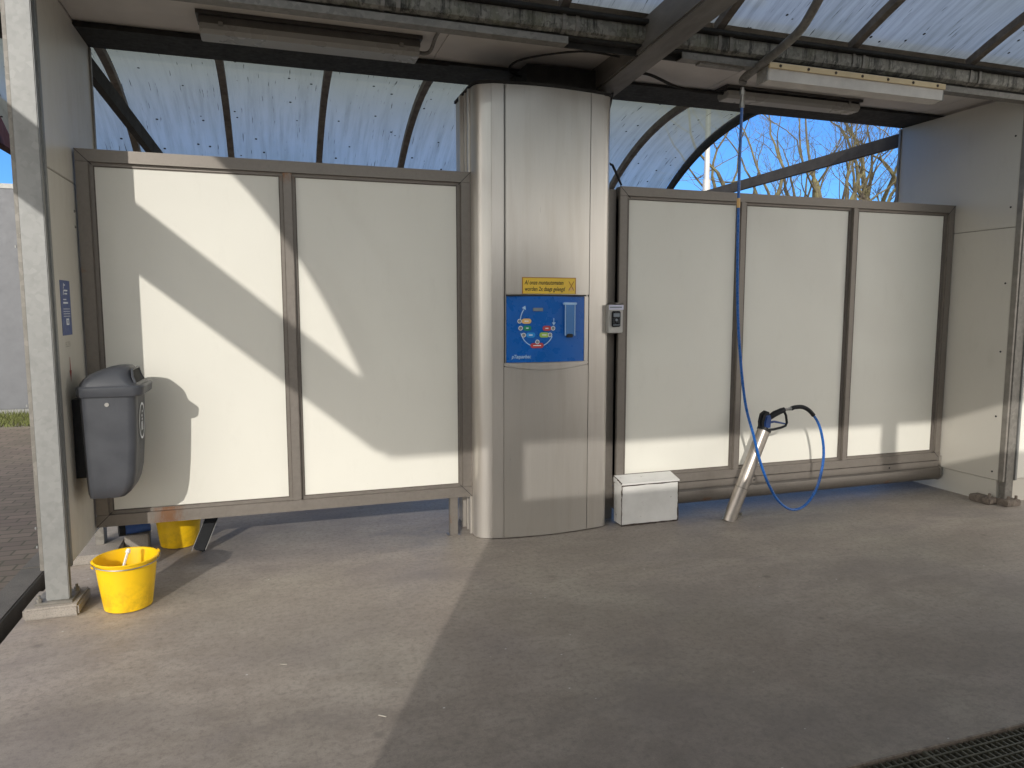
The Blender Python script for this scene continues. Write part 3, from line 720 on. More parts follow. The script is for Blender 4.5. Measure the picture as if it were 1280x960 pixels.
mb = MB(); mb.tube([hp[11],hp[12]], .0122, 10); mb.build('marker_band', M['print_orange'], hz)
mb = MB(); mb.tube(hp[-27:], .0165, 12); mb.build('kink_sleeve', M['black'], hz)
mb = MB(); mb.tube([(3.0765,4.32,3.09),(3.083,4.33,2.97)], .013, 8); mb.tube([(3.078,4.323,3.07),(3.080,4.325,3.045)], .020, 6); mb.tube([(3.082,4.328,3.0),(3.0835,4.33,2.96)], .017, 6); mb.build('coupling', M['wire'], hz)

t = thing('swing_boom', 'bent steel pipe boom below the roof carrying the blue hose', 'boom', (2.95,3.0,3.6))
BP = catmull([(3.068,4.31,3.115),(3.075,4.29,3.15),(3.055,4.0,3.19),(3.03,3.74,3.232),(3.008,3.60,3.29),(2.975,3.40,3.43),(2.95,3.25,3.545),(2.94,3.1,3.60),(2.94,2.6,3.62)], 5)
mb = MB(); mb.tube(BP, .027, 14); mb.build('pipe', M['galv_dark'], t)
mb = MB(); mb.tube([(2.94,2.6,3.50),(2.94,2.6,3.78)], .05, 16); mb.box(2.86,3.02,2.5,2.7,3.78,3.80); mb.build('pivot', M['galv_dark'], t)

# ------------------------------------------------------------------ waste bin on the left wall
t = thing('waste_bin', 'dark grey plastic waste bin with a hooded lid hung on the left side wall', 'waste bin', (-.88,4.53,.55))
by0, by1 = 4.36, 4.70
def ring(mb, prof, inset=.03, n=6):
    """rounded-rectangle sections (z, x0, x1, y0, y1, r) lofted into a shell"""
    rings = []
    for (z, x0, x1, y0, y1, r) in prof:
        pts = []
        for (cx_, cy_, a0) in ((x1-r, y1-r, 0), (x0+r, y1-r, 90), (x0+r, y0+r, 180), (x1-r, y0+r, 270)):
            for k in range(n+1):
                a = R(a0+90*k/n); pts.append(mb.bm.verts.new((cx_+r*math.cos(a), cy_+r*math.sin(a), z)))
        rings.append(pts)
    for r0, r1 in zip(rings, rings[1:]):
        m_ = len(r0)
        for k in range(m_): mb.bm.faces.new((r0[k], r0[(k+1) % m_], r1[(k+1) % m_], r1[k]))
    mb.bm.faces.new(rings[0][::-1]); mb.bm.faces.new(rings[-1])
mb = MB()
ring(mb, [(.552,-.985,-.845,by0+.05,by1-.05,.03),(.558,-.99,-.815,by0+.035,by1-.035,.035),(.585,-.995,-.785,by0+.02,by1-.02,.04),(.63,-.998,-.765,by0+.014,by1-.014,.045),(.70,-1.0,-.750,by0+.012,by1-.012,.045),(.85,-1.003,-.737,by0+.008,by1-.008,.045),(1.0,-1.006,-.731,by0+.004,by1-.004,.045),(1.128,-1.008,-.728,by0,by1,.045)])
mb.build('body', M['bin'], t)
mb = MB()
ring(mb, [(1.122,-1.016,-.70,by0-.010,by1+.010,.05),(1.130,-1.022,-.690,by0-.014,by1+.014,.055),(1.172,-1.022,-.685,by0-.014,by1+.014,.055),(1.180,-1.016,-.692,by0-.008,by1+.008,.05)])
lid = mb.build('lid_rim', M['bin'], t)
# hood: rises from the wall side to a closed front with a dark patch as its mouth
mb = MB()
ring(mb, [(1.1795,-1.012,-.712,by0+.004,by1-.004,.05),(1.195,-1.006,-.738,by0+.010,by1-.010,.05),(1.215,-.992,-.748,by0+.018,by1-.018,.055),(1.238,-.965,-.753,by0+.030,by1-.030,.06),(1.258,-.925,-.757,by0+.046,by1-.046,.06),(1.273,-.88,-.763,by0+.066,by1-.066,.05),(1.281,-.84,-.772,by0+.09,by1-.09,.03)])
mb.build('hood', M['bin'], t)
mb = MB()
def mo(u, v):
    yy = by0+.045+.03*v*v+(by1-by0-.09-.06*v*v)*u; zz = 1.190+.072*v
    return Vector((-.7345-.013*min(1, v*2.2)-.007*v*v+.004*math.sin(math.pi*u), yy, zz))
mb.grid(mo, 8, 8); mb.build('mouth', M['bin_dark'], t, thick=.004)  # dark patch painted for the shade inside the opening
mb = MB(); P = [mo(0,0)+Vector((.003,-.004,0))]+[mo(0,k/6)+Vector((.004,-.004,.0)) for k in range(1,7)]+[mo(k/6,1)+Vector((.004,0,.004)) for k in range(1,6)]+[mo(1,1-k/6)+Vector((.004,.004,0)) for k in range(0,7)]
mb.tube(P, .007, 8); mb.build('mouth_lip', M['bin'], t)
mb = MB(); mb.tube([(-.87,by0-.003,1.08),(-.87,by0+.006,1.08)], .011, 12); mb.build('lock', M['wire'], t)
mb = MB(); mb.box(XL+.001, -1.0, by0+.12, by1-.12, .66, 1.10); mb.build('bracket', M['black'], t)
# oval emblem on the front
mb = MB(); ez, ey = .965, 4.52
for k in range(36):
    a, b = 2*math.pi*k/36, 2*math.pi*(k+1)/36
    def ep(r_, q): 
        zz = ez+.104*r_*math.sin(q); return Vector((-.7315+.025*(zz-1.0)+.0052, ey+.088*r_*math.cos(q), zz))
    mb.bm.faces.new([mb.bm.verts.new(p) for p in (ep(1,a), ep(.88,a), ep(.88,b), ep(1,b))])
for (dy, dz, r_) in ((.012,.052,.011),(.0,.028,.013),(.004,.008,.012)):
    mb.bm.faces.new([mb.bm.verts.new(Vector((-.7265+.02*(ez+dz-1), ey+dy+r_*1.2*math.cos(2*math.pi*k/12), ez+dz+r_*.6*math.sin(2*math.pi*k/12)))) for k in range(12)])
for dy in (-.02, .0, .02):
    mb.bm.faces.new([mb.bm.verts.new(Vector((-.7268+.02*(ez+z_-1), ey+dy+w_, ez+z_))) for w_, z_ in ((-.006,-.055),(.006,-.055),(.006,-.005),(-.006,-.005))])
mb.build('oval_emblem', M['print_white'], t, **gk)

# blue notice and red arrow on the left wall
t = thing('blue_notice', 'narrow blue notice with white lettering on the left side wall', 'sign', (XL,4.48,1.6))
def wp(y, z, l=.0015): return Vector((XL+l, y, z))
mb = MB(); mb.box(XL+.0005, XL+.002, 4.395, 4.585, 1.455, 1.75); mb.build('backing', M['notice_blue'], t)
def bars(mb, L, lift):
    for (y0, y1, z0, z1, sh) in L:
        mb.bm.faces.new([mb.bm.verts.new(wp(y, z, lift)) for y, z in ((y0,z0),(y1,z0),(y1+sh,z1),(y0+sh,z1))])
mb = MB()
bars(mb, [(4.45,4.458,1.705,1.735,.01),(4.462,4.49,1.722,1.728,0),(4.44,4.45,1.672,1.70,.012),(4.46,4.53,1.692,1.70,.004),(4.465,4.52,1.675,1.682,.004),(4.44,4.50,1.645,1.650,0),(4.435,4.53,1.625,1.634,0)], .0026)
bars(mb, [(4.43,4.56,1.595-.013*k,1.598-.013*k,0) for k in range(4)], .0026)
bars(mb, [(4.475,4.53,1.510,1.545,0)], .0026)
mb.build('lettering', M['print_white'], t, **gk)
mb = MB(); bars(mb, [(4.495,4.512,1.517,1.537,0)], .0032); mb.build('pictogram', M['notice_blue'], t, **gk)
text('wall_lettering', 'ELZER', .040, M['print_faint'], t, lambda u, v: wp(4.435+u, 1.392+v, .0015), stretch=.9)
mb = MB(); L = .0015
for poly_ in ([(4.497,1.335),(4.503,1.335),(4.509,1.26),(4.491,1.26)], [(4.478,1.262),(4.522,1.262),(4.506,1.215),(4.500,1.195),(4.494,1.215)]):
    mb.bm.faces.new([mb.bm.verts.new(wp(y, z, L)) for y, z in poly_])
tag(mb.build('red_arrow', M['print_arrow_red'], None, **gk), 'red arrow painted on the left wall pointing down at the bin', 'arrow')

# ------------------------------------------------------------------ buckets and things on the floor
def bucket(label, c, h=.275, r0=.118, r1=.153, ang=0, bail=True):
    t = thing('yellow_bucket', label, 'bucket', (c[0], c[1], 0), 'yellow buckets')
    mb = MB(); mb.lathe([(0,.004),(r0-.01,.001),(r0,.006),(r0+(r1-r0)*.5,h*.5),(r1-.004,h-.02),(r1-.003,h-.012),(r1+.006,h-.010),(r1+.008,h-.003),(r1+.004,h),(r1-.003,h-.002),(r1-.006,h-.02),(r0-.004,.012),(0,.010)], (c[0],c[1],0))
    mb.build('pail', M['bucket'], t)
    ca, sa = math.cos(ang), math.sin(ang)
    for s_ in (-1, 1):
        mb = MB(); p = Vector((c[0]+s_*ca*(r1+.006), c[1]+s_*sa*(r1+.006), h-.018)); mb.bar(p-Vector((0,0,.018)), p+Vector((0,0,.026)), .028, .014, (ca,sa,0), .004); mb.build('ear', M['bucket'], t)
    if bail:
        mb = MB(); P = []
        for k in range(21):
            a = math.pi*k/20; x = math.cos(a)*(r1+.012); yq = -math.sin(a)*(r1+.012)
            P.append((c[0]+ca*x-sa*yq, c[1]+sa*x+ca*yq, h-.010-.014*math.sin(a)))
        mb.tube(P, .0032, 6); mb.build('bail', M['wire'], t)
    return t
b1 = bucket('yellow bucket with a scuffed side standing in front of the left partition', (-.792,4.215), ang=R(18))
b2 = bucket('yellow bucket standing behind the left partition, seen under its bottom rail', (-.655,5.25), ang=R(50), bail=False)
t = thing('washing_brush', 'white brush handle leaning inside the front yellow bucket', 'brush', (-.80,4.2,.1))
mb = MB(); mb.bar((-.835,4.135,.10), (-.785,4.24,.295), .024, .011, (1,0,0), .004); mb.build('handle', M['brush_white'], t)
mb = MB(); mb.tube([(-.787,4.236,.286),(-.782,4.246,.304)], [.013,.010], 10); mb.build('handle_tip', M['brush_white'], t)
mb = MB(); mb.bar((-.85,4.17,.035), (-.77,4.23,.035), .05, .04, (0,0,1), .01); mb.build('brush_head', M['black'], t)
t = thing('squeegee', 'black squeegee leaning behind the left partition beside the hidden bucket', 'squeegee', (-.5,5.05,0))
mb = MB(); mb.bar((-.515,5.02,.012), (-.34,5.20,.42), .075, .035, (0,1,0), .008); mb.build('blade_holder', M['black'], t)
mb = MB(); mb.bar((-.556,5.012,.015), (-.381,5.19,.42), .005, .008, (0,1,0)); mb.bar((-.473,5.012,.015), (-.298,5.19,.42), .004, .008, (0,1,0)); mb.build('edge_strip', M['wire'], t)
t = thing('blue_canister', 'blue plastic roll with a black end lying behind the left partition frame', 'canister', (-.9,5.2,.1))
mb = MB(); mb.tube([(-1.00,5.25,.13),(-.84,5.30,.13)], .034, 20); mb.build('roll', M['blueitem'], t)
mb = MB(); mb.tube([(-1.02,5.244,.13),(-.985,5.255,.13)], .040, 20); mb.build('end_cap', M['black'], t)
mb = MB(); mb.box(-.985,-.84,5.22,5.33,0,.094,.006); mb.build('block', M['concrete'], t)

# small litter on the floor
for (x, y, a, l) in ((.345,2.72,.7,.035),(-.02,3.27,.3,.03)):
    mb = MB(); mb.bar((x,y,.003),(x+l*math.cos(a),y-l*math.sin(a),.004),.004,.003); tag(mb.build('straw_scrap', M['kerb_pale'], None), 'tiny pale scrap lying on the sunlit concrete floor', 'litter', 'straw scraps on the floor')

# ------------------------------------------------------------------ drain grate
t = thing('drain_grate', 'dark steel drain grating let into the floor at the lower right', 'drain', ((GX0+GX1)/2, (GY0+GY1)/2, 0))
mb = MB()
for (a, b, c, d) in ((GX0+.002,GX1-.002,GY1-.010,GY1-.002),(GX0+.002,GX1-.002,GY0+.002,GY0+.010),(GX0+.002,GX0+.010,GY0+.01,GY1-.01),(GX1-.010,GX1-.002,GY0+.01,GY1-.01)): mb.box(a, b, c, d, -.05, .003)
mb.build('edge_frame', M['rustplate'], t)
mb = MB(); y = GY1-.045
while y > GY0+.02: mb.box(GX0+.011, GX1-.011, y-.004, y+.004, -.045, -.004, .001); y -= .0385
x = GX0+.03
while x < GX1-.02: mb.box(x-.0035, x+.0035, GY0+.011, GY1-.011, -.034, -.008); x += .0285
for x in (1.2, 2.2, 3.2, 4.2): mb.box(x-.006, x+.006, GY0+.011, GY1-.011, -.046, -.0035)
mb.build('grating', M['grate'], t)

# ------------------------------------------------------------------ canopy: flat strip, beams, gutter
vx0, vx1 = -2.0, 7.8
cn = thing('canopy_roof', 'flat pale roof strip with a stained gutter over the panel row', 'roof', (2.5,4.8,3.3))
mb = MB()
for a, b in ((-1.98,-1.065),(-1.06,1.09),(1.094,3.24),(3.244,5.39),(5.394,7.7)): mb.box(a, b, 4.20, 5.06, 3.288, 3.31)
mb.build('ceiling_panel', M['ceiling'], cn)
mb = MB(); mb.box(-2.5, 7.8, 5.02, 5.42, 3.264, 3.284); mb.box(-2.5, 7.8, 5.19, 5.23, 3.284, 3.44); mb.box(-2.5, 7.8, 5.395, 5.41, 3.284, 3.36); mb.build('rear_beam', M['dark_steel'], cn)
# gutter: soffit angle, stained face, dark overhanging lip, clamps
mb = MB(); mb.box(-1.98, 1.72, 4.135, 4.215, 3.165, 3.172); mb.box(-1.98, 1.72, 4.135, 4.145, 3.172, 3.205); mb.box(2.5, 7.8, 4.145, 4.22, 3.165, 3.172); mb.box(2.5, 7.8, 4.145, 4.155, 3.172, 3.205); mb.build('soffit_angle', M['galv_dark'], cn)
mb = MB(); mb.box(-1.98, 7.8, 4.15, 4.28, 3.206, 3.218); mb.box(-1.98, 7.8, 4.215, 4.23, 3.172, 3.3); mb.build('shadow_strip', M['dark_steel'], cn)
mb = MB()
prof = [(4.135,3.2185),(4.112,3.235),(4.104,3.26),(4.104,3.31),(4.112,3.315),(4.15,3.315),(4.15,3.2185)]
mb.prism(prof, 0, -1.98, 7.8); mb.build('gutter', M['gutter'], cn)
mb = MB(); mb.box(-1.98, 7.8, 4.062, 4.20, 3.3155, 3.338, .004); mb.build('gutter_lip', M['dark_steel'], cn)
for k in range(9):
    x = -1.5 + 1.06*k
    for dx in (0, .085):
        mb = MB(); mb.prism([(4.14,3.214),(4.106,3.231),(4.097,3.258),(4.097,3.3145),(4.104,3.3145),(4.1035,3.26),(4.111,3.236),(4.142,3.2185)], 0, x+dx-.011, x+dx+.011); mb.build('gutter_clamp', M['galv_dark'], cn)
mb = MB(); mb.box(-1.98, 7.8, 4.15, 5.42, 3.445, 3.46); mb.build('roof_deck', M['galv_dark'], cn)
mb = MB(); mb.box(-1.05, 1.2, 5.012, 5.0185, 3.25, 3.275); mb.build('beam_flashing', M['dark_steel'], cn)

# rafter above the column and the tie beam at the gable
mb = MB(); mb.bar((2.31,5.0,3.215), (2.31,-.8,3.60), .19, .20, (0,0,1), .012)
tag(mb.build('rafter', M['rafter'], None), 'thick box-section rafter running from the column head up under the front vault', 'beam')
mb = MB(); mb.box(-2.06, -1.985, -.74, 9.3, 2.885, 3.265, .006)
tag(mb.build('gable_tie_beam', M['maroon'], None), 'dark maroon beam across the open left gable, left of the galvanised post', 'beam')

# vault profiles
def zfront(y):
    if y >= 1.37: return .838+3.144-6.45 + math.sqrt(6.45**2-(y-1.37)**2)
    return .838 + math.sqrt(3.144**2-(y-1.37)**2)
def vault(label, ys, zf, x0, x1, ribs, mat, loc, ribw=.05, ribh=.06, lift=.03, sp=.0):
    t = thing('vault_roof', label, 'roof', loc)
    n = 36
    Y = [ys[0]+(ys[1]-ys[0])*k/n for k in range(n+1)]
    mb = MB()
    edges = [x0]+[r for r in ribs if x0 < r < x1]+[x1]
    for a, b in zip(edges, edges[1:]):
        mb.grid(lambda u, v, a=a, b=b: Vector((a+.004+(b-a-.008)*u, Y[int(round(v*n))], zf(Y[int(round(v*n))])+lift)), 3, n)
    mb.build('translucent_sheet', mat, t, fixn=False)
    for r in ribs:
        mb = MB()
        P = [Vector((r, y, zf(y)+lift-ribh/2-.004)) for y in Y]
        rr = []
        for i, p in enumerate(P):
            tg = (P[min(i+1,n)]-P[max(i-1,0)]).normalized(); nn = Vector((0,-tg.z,tg.y))
            rr.append([mb.bm.verts.new(p+Vector((sx*ribw/2,0,0))+nn*sz*ribh/2) for sx, sz in ((-1,-1),(1,-1),(1,1),(-1,1))])
        for q0, q1 in zip(rr, rr[1:]):
            for k in range(4): mb.bm.faces.new((q0[k], q0[(k+1)%4], q1[(k+1)%4], q1[k]))
        mb.bm.faces.new(rr[0][::-1]); mb.bm.faces.new(rr[-1])
        mb.build('rib', M['rib'], t)
    return t
vf = vault('bluish translucent vault roof rising overhead from the stained gutter', (4.13,-.6), zfront, -1.93, 7.8, [-1.5+1.06*k for k in range(9)], M['sheet'], (2.5,1.8,3.6), .055, .05, .035)
# gable hoop (opaque fascia along the arch)
mb = MB(); n = 40; pa = []
for k in range(n+1):
    y = 4.13 + (-.75-4.13)*k/n; pa.append((y, zfront(y) if y > -1.6 else 3))
pb = [(y, z+.13) for y, z in pa][::-1]
mb.prism(pa+pb, 0, -2.055, -1.935); mb.build('gable_hoop', M['maroon'], vf)
yr0 = 5.40
def zrear(y): return 3.315-2.76 + math.sqrt(2.76**2-(y-yr0)**2)
vr = vault('dirty translucent vault roof curving down behind the panel row', (5.425,8.0), zrear, -1.93, 4.03, [-1.03+.7345*k for k in range(7)], M['sheet_rear'], (1,6.5,3), .05, .05, .03)
mb = MB(); pa = []
for k in range(31):
    y = 5.43+(8.0-5.43)*k/30; pa.append((y, zrear(y)-.035))
mb.prism(pa+[(y, z+.075) for y, z in pa][::-1], 0, 4.035, 4.075); mb.build('end_arch', M['dark_steel'], vr)
mb = MB(); mb.box(-2.0, 4.07, 7.98, 8.06, zrear(8.0)-.08, zrear(8.0)+.02); mb.build('eaves_rail', M['galv_dark'], vr)
for x in (-1.9, 3.98):
    mb = MB(); mb.box(x-.04, x+.04, 7.99, 8.05, 0, zrear(8.0)-.082); mb.build('eaves_post', M['galv_dark'], vr)
# diagonal gable braces
mb = MB(); mb.bar((-1.10,5.44,3.185), (-.82,6.75,2.79), .05, .11, (0,0,1)); 
tag(mb.build('diagonal_brace', M['brace'], None), 'dark steel brace running back from the top of the left side wall', 'brace', 'steel braces behind the side walls')
mb = MB(); mb.bar((5.63,5.43,3.165), (5.63,8.9,3.12), .05, .115, (0,0,1))
tag(mb.build('diagonal_brace', M['brace'], None), 'dark steel brace crossing the open sky gap in front of the bare trees', 'brace', 'steel braces behind the side walls')

# ------------------------------------------------------------------ ceiling lamps, conduits
def lamp(label, x0, x1, y0, y1, z0, z1, mh, md, strip=None):
    t = thing('strip_light', label, 'lamp', ((x0+x1)/2, (y0+y1)/2, z1), 'strip lights under the flat roof')
    mb = MB(); w = (y1-y0)
    zm = z0+.055
    mb.prism([(y0+.01, zm), (y0+.02, z1-.022), (y1-.02, z1-.022), (y1-.01, zm)], 0, x0, x1, .004); mb.build('housing', mh, t)
    mb = MB(); mb.box(x0-.012, x1+.012, y0-.006, y1+.006, z1-.0215, z1); mb.build('back_plate', M['lamp_dark'], t)
    mb = MB(); mb.prism([(y0+.004, zm-.001), (y0+.004, z0+.022), (y0+.022, z0), (y1-.022, z0), (y1-.004, z0+.022), (y1-.004, zm-.001)], 0, x0+.006, x1-.006, .004); mb.build('diffuser', md, t)
    for x in (x0+.12, x1-.12):
        mb = MB(); mb.box(x-.012, x+.012, y0-.006, y1+.006, z0+.044, z0+.066, .002); mb.build('clip', M['wire'], t)
    return t
l1 = lamp('dark weathered strip light under the roof above the left panels', -.35, .93, 4.62, 4.80, 3.165, 3.286, M['lamp_grey'], M['lamp_diff'])
l2 = lamp('dark slim strip light under the roof behind the white lamp housing', 3.33, 4.60, 4.86, 5.01, 3.195, 3.286, M['lamp_dark'], M['lamp_diff'])
t = thing('strip_light', 'long whitish lamp housing with a yellowed screwed edge beside the gutter', 'lamp', (4.0,4.3,3.28), 'strip lights under the flat roof')
mb = MB(); mb.prism([(4.085,3.075),(4.080,3.178),(4.10,3.195),(4.132,3.195),(4.132,3.16),(4.20,3.155),(4.20,3.09),(4.17,3.065)], 0, 3.10, 4.585, .004); mb.build('housing', M['lamp_white'], t)
mb = MB(); mb.box(3.095, 4.59, 4.068, 4.0795, 3.146, 3.182, .002); mb.build('edge_strip', M['lamp_strip'], t)
for k in range(7):
    mb = MB(); x = 3.18+.222*k; mb.tube([(x,4.064,3.164),(x,4.0685,3.164)], .0095, 10); mb.build('screw', M['rust_edge'], t)
mb = MB(); mb.box(3.092, 3.0995, 4.085, 4.195, 3.07, 3.19, .002); mb.build('end_cap', M['lamp_diff'], t)
mb = MB(); mb.box(4.5855, 4.593, 4.085, 4.195, 3.07, 3.19, .002); mb.build('end_cap', M['lamp_diff'], t)
def conduit(label, pts, r, m='dark_steel', cat='conduit'):
    mb = MB(); mb.tube(catmull(pts, 5), r, 8); return tag(mb.build('conduit', M[m], None), label, cat)
conduit('bent grey conduit from the left strip light to the gutter', [(.92,4.71,3.215),(.98,4.71,3.215),(1.01,4.69,3.235),(1.015,4.55,3.272),(1.02,4.25,3.27)], .012, 'galv_dark')
conduit('dark cable running from the rafter to the slim dark strip light', [(2.42,4.70,3.24),(2.6,4.74,3.25),(2.9,4.88,3.235),(3.15,4.90,3.225),(3.34,4.93,3.24)], .011)
conduit('dark cable lying under the roof from rafter to white lamp housing', [(2.42,4.32,3.255),(2.7,4.36,3.262),(3.0,4.30,3.245),(3.12,4.18,3.16)], .010)
conduit('thin black cable looping under the roof left of the rafter', [(2.2,4.42,3.23),(1.95,4.5,3.262),(1.65,4.75,3.262),(1.60,4.9,3.23),(1.75,4.93,3.20),(2.2,4.9,3.17)], .007)
conduit('black cable dropping from the rafter foot to the column head', [(2.46,4.78,3.20),(2.42,4.80,3.165),(2.36,4.82,3.15),(2.34,4.84,3.05),(2.33,4.86,2.98)], .009)
conduit('black cable from the white lamp housing to the right side wall', [(4.58,4.17,3.13),(4.75,4.25,3.22),(5.2,4.45,3.27),(5.58,4.5,3.275)], .008)
mb = MB(); mb.bar((2.47,4.17,3.235), (2.64,4.19,3.19), .018, .018); mb.bar((2.64,4.19,3.178),(2.98,4.20,3.178),.05,.05)
tag(mb.build('cable_tray', M['galv_dark'], None), 'short galvanised tray under the gutter right of the rafter', 'cable tray')

# ------------------------------------------------------------------ the other side of the bay, behind the viewpoint
po = partition('unseen dull grey panel row closing the opposite side of the wash bay', [-1.0645, .15, 1.35, 2.6, 3.85, 5.1, 6.3], .278, 2.49, -.90, (-.9, 2.6, 6.2), pm='dull_panel')
t = thing('side_wall', 'narrow wall at the open left end of the opposite panel row', 'wall', (-1.1,-.75,0))
mb = MB(); mb.box(-1.17, -1.065, -.935, -.60, 0, 3.25, .003); mb.build('wall_panel', M['wallpanel'], t)
t = thing('steel_post', 'steel post standing in the opposite panel row', 'post', (2.25,-1.0,0))
mb = MB(); mb.box(2.17, 2.315, -1.02, -.94, 0, 3.27, .004); mb.build('post_shaft', M['galv_dark'], t)
t = thing('canopy_roof', 'flat roof strip over the opposite panel row', 'roof', (2.5,-1.2,3.3))
mb = MB(); mb.box(-2.5, 7.8, -1.70, -.60, 3.34, 3.36); mb.build('ceiling_panel', M['ceiling'], t)
mb = MB(); mb.box(-2.5, 7.8, -1.84, -1.76, 3.285, 3.62); mb.build('rear_beam', M['dark_steel'], t)
mb = MB(); mb.box(-2.0, 7.8, -.72, -.58, 3.26, 3.34); mb.build('gutter', M['gutter'], t)

# ------------------------------------------------------------------ bare trees and a lamp pole beyond the right gap
def tree(label, base, seed, h0=2.6, r0=.2, lean=(0,0), spread=.6, stems=4):
    rg = random.Random(seed)
    t = thing('bare_tree', label, 'tree', base, 'bare trees beyond the bay')
    tr = MB(); br = MB(); cnt = [0]
    def limb(p, d, L, r, lev):
        cnt[0] += 1
        n = 5 if lev < 3 else 4; pts = [p]; rs = [r]; q = p.copy(); dd = d.copy()
        for k in range(n):
            w = .16+.07*lev
            dd = (dd + Vector((rg.uniform(-w,w), rg.uniform(-w,w), rg.uniform(-w*.6,w)+.05))).normalized()
            q = q + dd*L/n; pts.append(q.copy()); rs.append(r*(1-.52*(k+1)/n))
        br.tube(pts, rs, 7 if r > .04 else (5 if r > .012 else 3), cap=False)
        if lev >= 6 or r < .0032: return
        kids = rg.randint(2, 3) if lev < 3 else rg.randint(3, 5)
        for j in range(kids):
            f = rg.uniform(.25, 1.0) if j else 1.0
            i = min(n, max(1, int(round(f*n)))); b = pts[i]; rb = rs[i]
            ax = Vector((rg.uniform(-1,1), rg.uniform(-1,1), rg.uniform(-.35,.6))).normalized()
            nd = (dd*(1.0 if j == 0 else .55) + ax*(.35 if j == 0 else spread+.12*lev)).normalized()
            limb(b, nd, L*rg.uniform(.58,.85), rb*(.9 if j == 0 else rg.uniform(.45,.7)), lev+1)
    B = Vector(base); top = B+Vector((lean[0]*h0, lean[1]*h0, h0))
    P = [B+(top-B)*k/6+Vector((rg.uniform(-.04,.04), rg.uniform(-.04,.04), 0))*(1 if k else 0) for k in range(7)]
    tr.tube(P, [r0*1.35]+[r0*(1.1-.05*k) for k in range(1, 7)], 12)
    tr.build('trunk', M['bark'], t)
    for s_ in range(stems):
        a = 2*math.pi*(s_+rg.random()*.6)/stems
        d = Vector((math.cos(a)*spread*.8, math.sin(a)*spread*.8, 1.0)).normalized()
        limb(P[-1]+Vector((0,0,-.05)), d, rg.uniform(1.7,2.4), r0*rg.uniform(.40,.58), 1)
    br.build('crown', M['bark'], t)
    return t
tree('mossy bare tree nearest the right side wall, thick limbs against the sky', (15.2,15.0,-.14), 11, 3.0, .26, (.02,0), .5, 5)
tree('mossy bare tree with forked stems seen in the middle of the sky gap', (13.2,14.6,-.14), 23, 2.9, .20, (-.03,0), .55, 5)
tree('slender bare tree spreading thin twigs beside the grey lamp pole', (11.6,15.6,-.14), 5, 3.0, .16, (-.05,0), .7, 4)
tree('bare tree standing behind the others, its twigs filling the gap', (15.5,18.6,-.14), 41, 3.4, .2, (-.05,0), .6, 5)
t = thing('lamp_pole', 'slim pale lamp pole rising at the left of the sky gap', 'lamp pole', (9.12,14.0,-.14))
mb = MB(); mb.tube([(9.12,14,-.139),(9.12,14,4.4),(9.12,14,4.41),(9.12,14,8.0)], [.085,.085,.062,.05], 16); mb.build('pole_shaft', M['pole'], t)
mb = MB(); mb.tube([(9.12,14,7.95),(9.3,14,8.15),(9.9,14,8.22)], .03, 8); mb.build('arm', M['pole'], t)
mb = MB(); mb.box(9.85, 10.45, 13.88, 14.12, 8.16, 8.28, .03); mb.build('lamp_head', M['pole'], t)

# ------------------------------------------------------------------ light, sky, camera
kx, k = .482, .404
L = Vector((kx, 1, -k)).normalized()
sun = bpy.data.lights.new('sun', 'SUN'); sun.energy = 2.0; sun.angle = R(.5); sun.color = (1, .955, .89)
so = bpy.data.objects.new('sun', sun); C.objects.link(so); so.rotation_euler = L.to_track_quat('-Z', 'Y').to_euler()
elev = math.asin(k/math.sqrt(kx*kx+1+k*k)); azim = math.atan2(-kx, -1)
w = bpy.data.worlds.new('World'); S.world = w; w.use_nodes = True
nt = w.node_tree; bg = nt.nodes['Background']
sky = N(nt, 'ShaderNodeTexSky', sky_type='NISHITA'); sky.sun_disc = False; sky.sun_elevation = elev; sky.sun_rotation = azim
sky.air_density = 1.0; sky.dust_density = .4; sky.ozone_density = 2.5; sky.altitude = 0
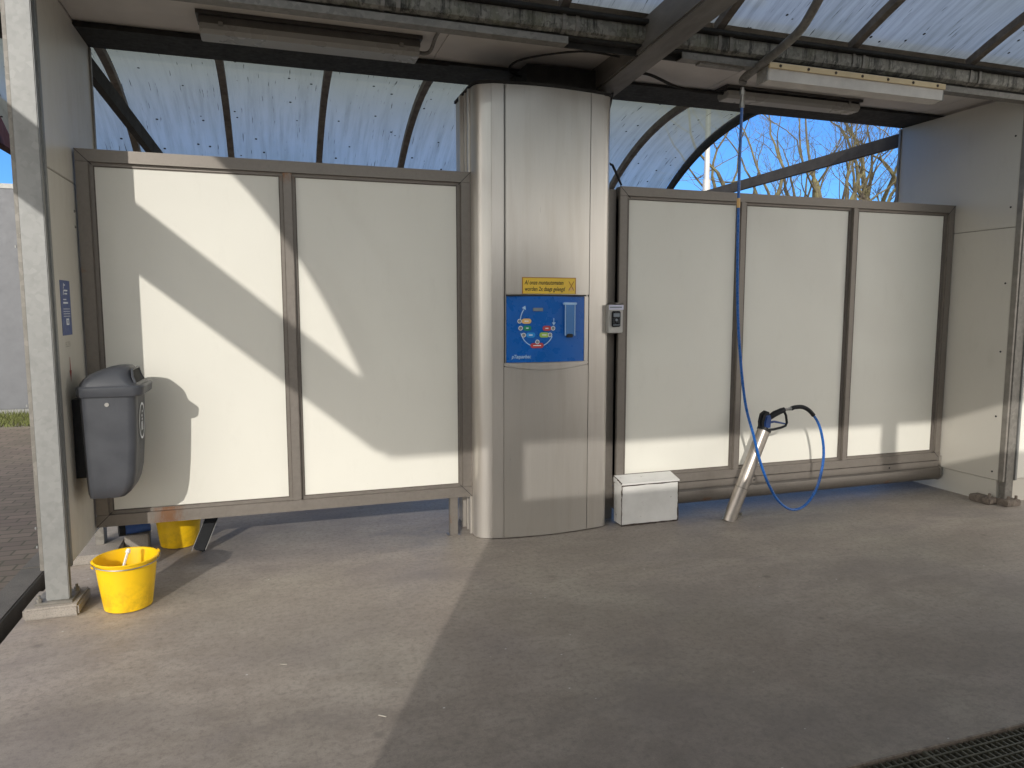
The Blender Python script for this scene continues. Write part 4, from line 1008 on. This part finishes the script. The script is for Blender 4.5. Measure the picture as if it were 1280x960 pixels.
# clouds: a few puffs, plus a bright bank added out of view for fill
tc = N(nt, 'ShaderNodeTexCoord'); mp = N(nt, 'ShaderNodeMapping'); mp.inputs['Scale'].default_value = (1,1,2.6); mp.inputs['Location'].default_value = (.35,.1,.2)
nt.links.new(tc.outputs['Generated'], mp.inputs['Vector'])
cl = noise(nt, mp.outputs['Vector'], 2.6, 9, .58, .3)
sp = N(nt, 'ShaderNodeSeparateXYZ'); nt.links.new(tc.outputs['Generated'], sp.inputs[0])
mr = N(nt, 'ShaderNodeMapRange'); mr.inputs['From Min'].default_value = .5; mr.inputs['From Max'].default_value = -.2; mr.inputs['To Min'].default_value = -.24; mr.inputs['To Max'].default_value = .16
nt.links.new(sp.outputs['Y'], mr.inputs['Value'])          # cloud added in the unseen south to whiten the fill, open sky north
ad = N(nt, 'ShaderNodeMath', operation='ADD'); nt.links.new(cl, ad.inputs[0]); nt.links.new(mr.outputs['Result'], ad.inputs[1])
cf = ramp(nt, ad.outputs[0], [(.46, 0.0), (.60, .92)])
deep = mix(nt, 1.0, sky.outputs['Color'], (.30,.58,1.0), 'MULTIPLY')
zr = N(nt, 'ShaderNodeMapRange'); zr.inputs['From Min'].default_value = .12; zr.inputs['From Max'].default_value = .5; zr.inputs['To Min'].default_value = .66; zr.inputs['To Max'].default_value = 1.0
nt.links.new(sp.outputs['Z'], zr.inputs['Value'])          # added cloud dimmed low down for the column's reflection, brighter overhead
cb = mix(nt, zr.outputs['Result'], (0.0,0.0,0.0), (19.5,18.3,16.6))
cc = mix(nt, cf, deep, cb)
nt.links.new(cc, bg.inputs['Color']); bg.inputs['Strength'].default_value = .15

cam = bpy.data.cameras.new('cam'); cam.sensor_width = 36; cam.lens = 36*900/1280; cam.clip_start = .05; cam.clip_end = 500
co = bpy.data.objects.new('cam', cam); C.objects.link(co); co.location = (0,0,1.6)
co.rotation_euler = (R(90-6.0), 0, R(-18.3))
S.camera = co
S.view_settings.view_transform = 'Standard'; S.view_settings.look = 'None'; S.view_settings.exposure = .28; S.view_settings.gamma = 1
S.view_settings.use_curve_mapping = False
S.cycles.max_bounces = 10; S.cycles.diffuse_bounces = 6; S.cycles.transparent_max_bounces = 10
S.cycles.use_denoising = True
